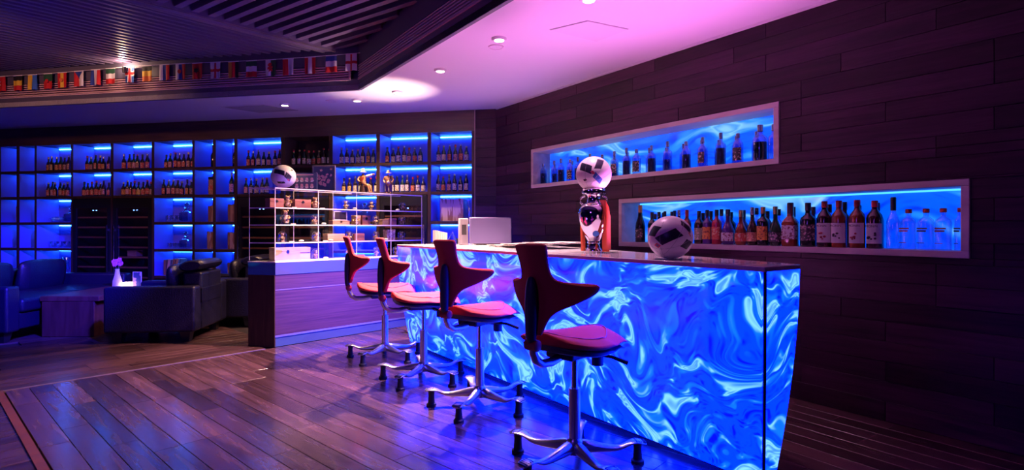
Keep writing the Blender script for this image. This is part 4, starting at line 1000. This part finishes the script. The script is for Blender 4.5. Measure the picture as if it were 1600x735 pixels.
# standing figure
t = thing('standing_figurine', 'painted figurine of a standing man in a hat holding a ball', 'figurine', CT.pt(1.315, .12, TT), 0)
obj('plinth', MB().box(-.04, .04, -.03, .03, 0, .012), 'case_wood', t, bevel=.003)
skin('body', [(0, 0, .115), (-.003, 0, .15), (-.006, 0, .185), (-.004, 0, .205), (-.003, -.004, .224), (-.042, 0, .188), (-.054, -.004, .150), (-.035, -.028, .122), (.034, 0, .188), (.052, -.004, .155), (.036, -.030, .128),
              (-.018, 0, .10), (-.02, 0, .06), (-.02, .004, .02), (-.024, -.016, .016), (.018, 0, .10), (.020, 0, .06), (.020, .004, .02), (.024, -.016, .016)],
     [(0, 1), (1, 2), (2, 3), (3, 4), (2, 5), (5, 6), (6, 7), (2, 8), (8, 9), (9, 10), (0, 11), (11, 12), (12, 13), (13, 14), (0, 15), (15, 16), (16, 17), (17, 18)],
     [.026, .027, .026, .010, .018, .013, .011, .009, .013, .011, .009, .017, .013, .010, .009, .017, .013, .010, .009], 'bronze', t)
obj('hat', MB().lathe([(.0001, .038), (.014, .036), (.017, .022), (.018, .008), (.032, .005), (.034, .002), (.0001, .0)], 16, (-.004, 0, .232)), 'label_cream', t, smooth=True)
obj('held_ball', MB().sphere((.004, -.040, .130), .017, 14, 8), 'label_white', t, smooth=True)
obj('trousers', MB().tube([(-.020, 0, .11), (-.021, 0, .06), (-.021, .002, .022)], [.020, .017, .015], 10).tube([(.019, 0, .11), (.021, 0, .06), (.021, .002, .022)], [.020, .017, .015], 10), 'purple_liquid', t, smooth=True)
# ================================================================== BOOKS AND GLASSWARE ON THE SHELVES
def book(ci, r, x, w_, h, d, mat, label, tilt=0, y=.12):
    t = thing('book', label, 'book', BK.pt(x, y, ZS[r+1]+.004+abs(sin(tilt))*w_/2), BK.a, 'books on the bookcase')
    t.rotation_euler = (0, tilt, BK.a)
    obj('cover', MB().box(-w_/2, -w_/2+.002, 0, d, 0, h).box(w_/2-.002, w_/2, 0, d, 0, h).box(-w_/2, w_/2, -.003, 0, 0, h), mat, t)
    obj('pages', MB().box(-w_/2+.002, w_/2-.002, .0, d-.006, .003, h-.004), 'paper', t)
BM = ['book_brown', 'book_tan', 'book_pink']; BMN = ['brown', 'tan', 'pink']
def bookrow(ci, r, x0, n, cw, colname, hs=(.20, .225), mats=None, tilt0=0):
    x = x0; rr = random.Random(ci*10+r)
    for i in range(n):
        w_ = rr.uniform(*cw); k = rr.randrange(3) if mats is None else mats
        row = {2: 'third', 3: 'fourth', 4: 'fifth'}[r]
        book(ci, r, x+w_/2, w_-.001, rr.uniform(*hs), .15, BM[k], f'{BMN[k]} upright book, {nth(i)} on {row} shelf, {colname}', tilt0 if i == 0 else 0)
        x += w_
cnm = {5: 'narrow column left of case', 6: 'narrow column behind armchair', 11: 'narrow column above sofa', 12: 'narrow column at picture left'}
bookrow(5, 2, -3.595, 5, (.026, .036), cnm[5]); bookrow(5, 3, -3.60, 5, (.026, .036), cnm[5]); bookrow(5, 4, -3.60, 4, (.03, .04), cnm[5], (.15, .19))
bookrow(6, 2, -3.885, 3, (.030, .042), cnm[6]); bookrow(6, 3, -3.90, 4, (.026, .036), cnm[6], tilt0=0); bookrow(6, 4, -3.90, 3, (.03, .04), cnm[6], (.15, .19))
bookrow(11, 2, -6.59, 2, (.030, .038), cnm[11]); bookrow(11, 3, -6.625, 4, (.030, .036), cnm[11])
bookrow(12, 2, -6.95, 4, (.030, .036), cnm[12]); bookrow(12, 3, -6.94, 4, (.030, .036), cnm[12])
bookrow(0, 2, -.735, 9, (.028, .034), 'beside the pillar', (.255, .27), 2)
for i, (x, tl, k) in enumerate(((-4.50, 0, 0), (-4.465, .16, 2), (-4.40, .22, 0), (-4.36, .26, 1))):
    book(7, 4, x, .034, .20+.006*i, .15, BM[k], f'leaning book, {nth(i)} beside the glass lampshade, behind the armchair', tl, .08)
def on_shelf(ci, r, x, y, name, label, cat, group=None): return thing(name, label, cat, BK.pt(x, y, ZS[r+1]+.004), BK.a, group)
def decanter(ci, r, x, label, s=1.0, y=.16):
    t = on_shelf(ci, r, x, y, 'decanter', label, 'decanter', 'crystal decanters')
    obj('body', MB().lathe([(.0001, 0), (.060*s, 0), (.062*s, .01), (.062*s, .10*s), (.05*s, .115*s), (.022*s, .125*s), (.018*s, .155*s), (.026*s, .162*s)], 16, sq=.7, a0=pi/4, a1=2*pi+pi/4), 'crystal', t, smooth=True)
    obj('stopper', MB().sphere((0, 0, .192*s), .028*s, 14, 8), 'crystal', t, smooth=True)
    obj('liquor', MB().lathe([(.0001, .006), (.050*s, .006), (.050*s, .06*s), (.0001, .06*s)], 12, sq=.7, a0=pi/4, a1=2*pi+pi/4), 'ice_glass', t)
def tumbler(ci, r, x, label, y=.16, s=1.0):
    t = on_shelf(ci, r, x, y, 'tumbler', label, 'glass', 'crystal tumblers')
    obj('wall', MB().lathe([(.0001, 0), (.030*s, 0), (.034*s, .01), (.038*s, .085*s), (.035*s, .085*s), (.031*s, .02), (.0001, .02)], 14), 'crystal', t, smooth=True)
    m = MB()
    for k in range(8): a = 2*pi*k/8; m.tube([(.033*s*cos(a), .033*s*sin(a), .012), (.0375*s*cos(a+.4), .0375*s*sin(a+.4), .06*s)], .002, 4)
    obj('cut_pattern', m, 'ice_glass', t)
decanter(7, 2, -4.235, 'crystal decanter with ball stopper, third shelf of decanter column', 1.15)
decanter(7, 3, -4.25, 'crystal decanter with tall stopper, fourth shelf of decanter column', 1.0)
for i, x in enumerate((-4.52, -4.44, -4.36)): tumbler(7, 2, x, f'crystal tumbler, {nth(i)} beside the ball stopper decanter')
for i, x in enumerate((-4.50, -4.425, -4.345)): tumbler(7, 3, x, f'crystal tumbler, {nth(i)} beside the tall stopper decanter', s=.85)
t = on_shelf(7, 4, -4.20, .16, 'glass_lampshade', 'pale glowing glass lampshade behind the armchair headrest', 'lampshade')
obj('shade', MB().lathe([(.085, .06), (.05, .135), (.045, .14), (.0001, .142)], 20), 'crystal', t, smooth=True); obj('stem', MB().cyl(0, 0, .0, .10, .010, 10), 'steel', t); obj('foot', MB().cyl(0, 0, 0, .008, .045, 16), 'steel', t)
# decanter column above the sofa
decanter(10, 2, -6.07, 'crystal decanter on third shelf above the sofa', 1.05)
t = on_shelf(10, 2, -6.29, .17, 'crystal_tray', 'long cut crystal dish with glasses beside decanter above the sofa', 'dish')
obj('bowl', MB().lathe([(.0001, .01), (.10, .012), (.135, .055), (.128, .055), (.095, .02), (.0001, .02)], 20, sy=.6), 'crystal', t, smooth=True)
for k in range(5): obj('glass', MB().lathe([(.018, .02), (.026, .075), (.024, .075)], 10, (-.08+.04*k, 0, 0)), 'crystal', t, smooth=True)
for i, x in enumerate((-6.375, -6.26, -6.145)):
    t = on_shelf(10, 3, x, .16, 'crystal_bowl', f'cut crystal bowl, {nth(i)} on fourth shelf above the sofa', 'bowl', 'crystal bowls')
    obj('bowl', MB().lathe([(.0001, .004), (.025, .004), (.040, .03), (.052, .085), (.049, .085), (.036, .035), (.0001, .012)], 14), 'crystal', t, smooth=True); obj('foot', MB().cyl(0, 0, 0, .005, .026, 12), 'ice_glass', t)
t = on_shelf(10, 3, -6.04, .22, 'crystal_comport', 'tall footed crystal dish behind the bowls above sofa', 'dish')
obj('dish', MB().lathe([(.012, .12), (.07, .135), (.075, .15), (.07, .145), (.0001, .13)], 16), 'crystal', t, smooth=True); obj('stem', MB().lathe([(.04, 0), (.012, .02), (.010, .12)], 12), 'crystal', t, smooth=True); obj('finial', MB().sphere((0, 0, .19), .026, 12, 8), 'crystal', t, smooth=True)
t = on_shelf(10, 4, -6.15, .15, 'crystal_vase', 'cut crystal vase on the fifth shelf beside the sofa cushion', 'vase')
obj('body', MB().lathe([(.0001, 0), (.04, 0), (.055, .06), (.045, .14), (.06, .21), (.056, .21), (.040, .14), (.0001, .03)], 16), 'crystal', t, smooth=True); obj('collar', MB().lathe([(.046, .135), (.050, .14), (.046, .145)], 16), 'ice_glass', t)
# behind the case
decanter(2, 2, -1.72, 'crystal decanter seen through the glass case, third shelf', 1.05)
for i, x in enumerate((-1.95, -1.87, -1.78, -1.69)): tumbler(2, 4, x, f'crystal tumbler, {nth(i)} behind the bottom tier of the case')
for i, x in enumerate((-1.90, -1.80)): tumbler(2, 3, x, f'crystal tumbler, {nth(i)} behind the second tier of the case')
t = on_shelf(0, 2, -.385, .14, 'glass_flask', 'conical blue lit glass flask right of the pink books', 'flask')
obj('body', MB().lathe([(.0001, 0), (.060, 0), (.058, .01), (.028, .16), (.022, .24), (.026, .25)], 16), 'crystal', t, smooth=True); obj('stopper', MB().sphere((0, 0, .262), .020, 12, 8), 'ice_glass', t, smooth=True)
# wooden tray and box standing in the right wine cooler
t = thing('cigar_box', 'small warm lit wooden box in the right wine cooler by the flowers', 'box', BK.pt(-5.02, .14, .705), BK.a)
obj('body', MB().box(-.07, .07, -.05, .05, 0, .055), 'box_wood', t, bevel=.002); obj('lid', MB().box(-.072, .072, -.052, .052, .056, .075), 'box_wood', t, bevel=.002)
# ================================================================== LOUNGE
def seat_unit(name, label, cat, loc, rz, wd, dp, ncush, grp, backh=.655, pillow=True):
    """faces local +y; origin on the floor in the middle"""
    t = thing(name, label, cat, loc, rz, grp); a, b = wd/2, dp/2
    obj('base', MB().box(-a+.14, a-.14, -b+.05, b-.03, .11, .27), 'leather', t, bevel=.015)
    for s in (-1, 1): obj('arm', MB().box(min(s*a, s*(a-.15)), max(s*a, s*(a-.15)), -b, b, .10, .53), 'leather', t, bevel=.022, seg=3)
    obj('back', MB().box(-a+.15, a-.15, -b, -b+.17, .10, backh), 'leather', t, bevel=.022, seg=3)
    obj('back_band', MB().box(-a+.152, a-.152, -b-.004, -b+.01, .36, .50), 'leather', t, bevel=.003)
    w_ = (wd-.31)/ncush
    for k in range(ncush):
        x0 = -a+.155+w_*k
        obj('seat_cushion', MB().box(x0+.004, x0+w_-.004, -b+.17, b+.01, .27, .405), 'leather', t, bevel=.035, seg=3)
    for k in range(ncush):
        x0 = -a+.155+w_*k; rows = []
        m = MB(); cs = []
        for z, y0, y1, ins in ((.0, .0, .17, .03), (.04, -.01, .20, .0), (.18, -.005, .19, -.008), (.31, .0, .15, .0), (.36, .02, .11, .04)):
            cs.append([(x0+.01+ins, y0, z), (x0+w_-.01-ins, y0, z), (x0+w_-.01-ins, y1, z), (x0+.01+ins, y1, z)])
        m.sweep(cs); c = obj('back_cushion', m, 'leather', t, (0, -b+.17, .395), sub=2); c.rotation_euler = (R(-14), 0, 0)
        if pillow:
            st = []
            for u in (-1, -.9, -.5, 0, .5, .9, 1):
                hw_ = w_*.52*u; sc = 1 if abs(u) < .95 else .75
                st.append([(x0+w_/2+hw_, .0+.12*sc*cos(2*pi*q/12), .055*sc*sin(2*pi*q/12)*(1.0)) for q in range(12)])
            c = obj('headrest', MB().sweep(st), 'leather', t, (0, -b+.10, backh+.06), smooth=True); c.rotation_euler = (R(-8), 0, 0)
    for sx in (-1, 1):
        for sy in (-1, 1):
            x, y = sx*(a-.08), sy*(b-.10)
            obj('foot', MB().sweep([[(x-.03, y-.03, .001), (x+.03, y-.03, .001), (x+.03, y+.03, .001), (x-.03, y+.03, .001)], [(x-.05, y-.05, .11), (x+.05, y-.05, .11), (x+.05, y+.05, .11), (x-.05, y+.05, .11)]]), 'black', t)
    return t
seat_unit('armchair', 'dark leather armchair with rolled headrest, nearer one facing the sofa', 'armchair', (-3.44, 5.53, 0), R(97), .78, .80, 1, 'leather armchairs')
seat_unit('armchair', 'dark leather armchair half hidden behind the display counter', 'armchair', (-3.26, 6.385, 0), R(97), .78, .80, 1, 'leather armchairs')
seat_unit('sofa', 'dark leather two-seat sofa with big blue lit cushions at picture left', 'sofa', (-5.21, 5.98, 0), R(-88), 1.78, .98, 2, None, .62, False)
t = thing('coffee_table', 'low reddish wooden coffee table with block ends before the sofa', 'table', (-4.42, 6.06, 0), R(1.5))
obj('tabletop', MB().box(-.275, .30, -.60, .60, .355, .405), 'table_wood', t, bevel=.004)
obj('end_block', MB().box(-.26, .25, -.595, -.40, .001, .355), 'table_wood', t, bevel=.004); obj('end_block', MB().box(-.26, .25, .40, .595, .001, .355), 'table_wood', t, bevel=.004)
t = thing('flower_vase', 'slender pale vase with pink flowers on the coffee table', 'vase', (-4.46, 6.22, .405))
obj('vase', MB().lathe([(.0001, 0), (.045, 0), (.050, .02), (.046, .08), (.026, .15), (.020, .20), (.023, .215), (.016, .21), (.016, .15)], 18), 'porcelain', t, smooth=True)
for k, (dx, dy, dz) in enumerate(((-.03, -.01, .30), (.02, .0, .315), (-.005, -.03, .27), (.035, .0, .275))):
    s = obj('flower_stem', MB().tube([(0, 0, .12), (dx*.4, dy*.4, .22), (dx, dy, dz)], .003, 6), 'stem', t)
    m = MB()
    for q in range(6):
        a = 2*pi*q/6; m.lathe([(.0001, -.018), (.010, -.006), (.012, .006), (.0001, .016)], 6, (dx+.020*cos(a), dy+.012*sin(a), dz+.014*sin(a)), sy=.5)
    obj('blossom', m, 'petal', s, smooth=True)
t = thing('candle_block', 'small glowing white square candle beside the flower vase', 'candle', (-4.345, 6.22, .405), .2)
obj('wax', MB().box(-.045, .045, -.045, .045, 0, .065), 'candle', t, bevel=.005); obj('wick', MB().cyl(0, 0, .065, .075, .002, 6), 'black', t)
t = thing('card_holder', 'upright acrylic card holder with a printed card on the coffee table', 'card holder', (-4.255, 6.25, .405), -.1)
obj('stand', MB().box(-.05, .05, -.03, .03, 0, .008), 'clear_glass', t); obj('card', MB().box(-.045, .045, -.003, .003, .008, .175), 'poster_map', t)
obj('frame', MB().box(-.052, -.047, -.005, .005, .008, .18).box(.047, .052, -.005, .005, .008, .18).box(-.052, .052, -.005, .005, .175, .18), 'glass_edge', t)
# ================================================================== FLAGS
FC = {'r': (.62, .02, .03), 'w': (.82, .80, .80), 'b': (.02, .05, .30), 'k': (.012, .012, .015), 'y': (.85, .55, .05), 'g': (.02, .10, .05), 'o': (.80, .22, .05), 'c': (.04, .16, .60)}
for k_, c_ in FC.items(): plain('cloth_'+k_, c_, .8)
def flag(q, label, kind, cols, extra=None, i=0):
    wd, ht = .118, .165; p = FB.pt(-q, -.035, 2.800-.010*sin(q*2))
    t = thing('flag', label, 'flag', p, FB.a, 'string of small flags along the coffer edge')
    nx, nz = 12, 12; m = MB(); rr = random.Random(i); ph = rr.uniform(0, 6); am = rr.uniform(.004, .010)
    V = [[(-wd/2+wd*a/nx, -.008+am*sin(a*.75+ph)*(b/nz), -ht*b/nz+.002*sin(a+ph)) for a in range(nx+1)] for b in range(nz+1)]
    mats = sorted(set(''.join(cols))); 
    def colour(u, v):
        if kind == 'v': return cols[min(int(u*len(cols)), len(cols)-1)]
        if kind == 'h': return cols[min(int(v*len(cols)), len(cols)-1)]
        if kind == 'x': return cols[1] if abs(u-.5) < .085 or abs(v-.5) < .085 else cols[0]
        if kind == 'n': return cols[2] if abs(u-.5) < .085 or abs(v-.42) < .085 else (cols[1] if abs(u-.5) < .17 or abs(v-.42) < .17 else cols[0])
        if kind == 't': return cols[1] if abs(u-.5) < .5-v and v < .5 else (cols[0] if u < .5 else cols[2])
        return cols[0]
    for b in range(nz):
        for a in range(nx):
            m.cur = mats.index(colour((a+.5)/nx, (b+.5)/nz)); m.add([V[b][a], V[b][a+1], V[b+1][a+1], V[b+1][a]], [(0, 1, 2, 3)])
    o = obj('cloth', m, ['cloth_'+c for c in mats], t); thick(o, .0012, 0)
    obj('hem', MB().box(-wd/2, wd/2, -.010, -.006, -.004, .006), 'cloth_w', t)
    if extra: 
        e = MB(); kind2, col = extra; y = -.022
        if kind2 == 'disc': e.lathe([(.0001, 0), (.022, 0), (.022, .002), (.0001, .002)], 14)
        elif kind2 == 'moon': e.lathe([(.016, 0), (.026, 0), (.026, .002), (.016, .002), (.016, 0)], 18, a0=.8, a1=2*pi-.8)
        elif kind2 == 'eagle':
            e.prism([(0, .03), (.008, .018), (.028, .024), (.022, .0), (.030, -.012), (.010, -.012), (0, -.034), (-.010, -.012), (-.030, -.012), (-.022, 0), (-.028, .024), (-.008, .018)], 0, .002)
        elif kind2 == 'beast':
            e.prism([(-.01, .045), (.015, .050), (.022, .030), (.010, .020), (.032, .012), (.026, -.006), (.010, -.004), (.030, -.022), (.022, -.044), (.004, -.030), (-.012, -.046), (-.010, -.016), (-.028, -.020), (-.024, .004), (-.008, .008), (-.026, .026)], 0, .002)
        x = obj('emblem', e, 'cloth_'+col, t, (0, y, -ht*.5)); x.rotation_euler = (pi/2, 0, 0)
FL = [(4.31, 'v', 'r', ('moon', 'w'), 'red flag with white crescent, first flag at picture left'), (4.079, 'h', 'kyr', None, 'black, yellow and red banded flag, second from left on string'),
      (3.877, 'v', 'yc', None, 'yellow and blue upright halved flag near the left end'), (3.669, 'h', 'gr', ('disc', 'r'), 'dark green over red flag with round emblem near the left end'),
      (3.481, 'v', 'ryr', ('disc', 'o'), 'red, yellow, red upright banded flag with emblem'), (3.261, 't', 'rbw', None, 'red and white flag with blue triangle at its top'),
      (3.044, 'v', 'bwr', None, 'blue, white, red upright banded flag left of the spotlight'), (2.854, 'h', 'gwr', None, 'green, white, red flag just left of the spotlight'),
      (2.61, 'n', 'cwr', None, 'brightly lit blue flag with a white and red cross'), (2.393, 'h', 'kyo', None, 'brightly lit black, yellow and orange banded flag'),
      (2.18, 'v', 'wbr', None, 'white, blue, red upright banded flag right of the lit flags'), (1.985, 'v', 'wbr', ('disc', 'r'), 'white, blue, red upright flag with round shield emblem'),
      (1.784, 'v', 'r', ('eagle', 'k'), 'red flag with black double headed eagle'), (1.571, 'x', 'wr', None, 'white flag with red cross in the middle of the string'),
      (1.361, 'v', 'yrk', None, 'yellow, red, black upright banded flag'), (1.153, 'h', 'gwr', None, 'green, white, red banded flag right of the yellow, red, black one'),
      (.934, 'v', 'wg', ('beast', 'r'), 'white and green flag with a red beast'), (.74, 'v', 'rw', None, 'red and white upright halved flag'),
      (.498, 'v', 'rwr', None, 'red, white, red upright banded flag near the coffer corner'), (.268, 'h', 'bwr', None, 'blue, white and red banded flag, next to last at the corner'),
      (.054, 'x', 'wr', None, 'white flag with red cross hanging at the coffer corner')]
for i, (q, kd, cl, ex, lb) in enumerate(FL): flag(q, lb, kd, list(cl), ex, i)
pts = [FB.pt(-q/10, -.035, 2.806-.010*sin(q/10*2)) for q in range(-1, 48)]
s = obj('flag_string', MB().tube(pts, .003, 5), 'cloth_w', None); tag(s, 'thin white cord that the row of small flags hangs from', 'cord')
# added lamp behind the till, standing in for a reflection on the ceiling by the coffer corner
t = thing('added_uplight', 'added small black light behind the till, standing in for a ceiling reflection', 'added lamp', (-.50, 5.28, BH), 0)
obj('housing', MB().lathe([(.0001, 0), (.03, 0), (.032, .05), (.028, .05), (.026, .01)], 16), 'black', t, smooth=True); obj('lens', MB().cyl(0, 0, .035, .04, .026, 14), 'lens', t)
lamp('added_uplight_beam', 'SPOT', (0, 0, .055), (-.72, .18, 1.47), 260, (1, .62, .58), .02, 40, 1.0, t)
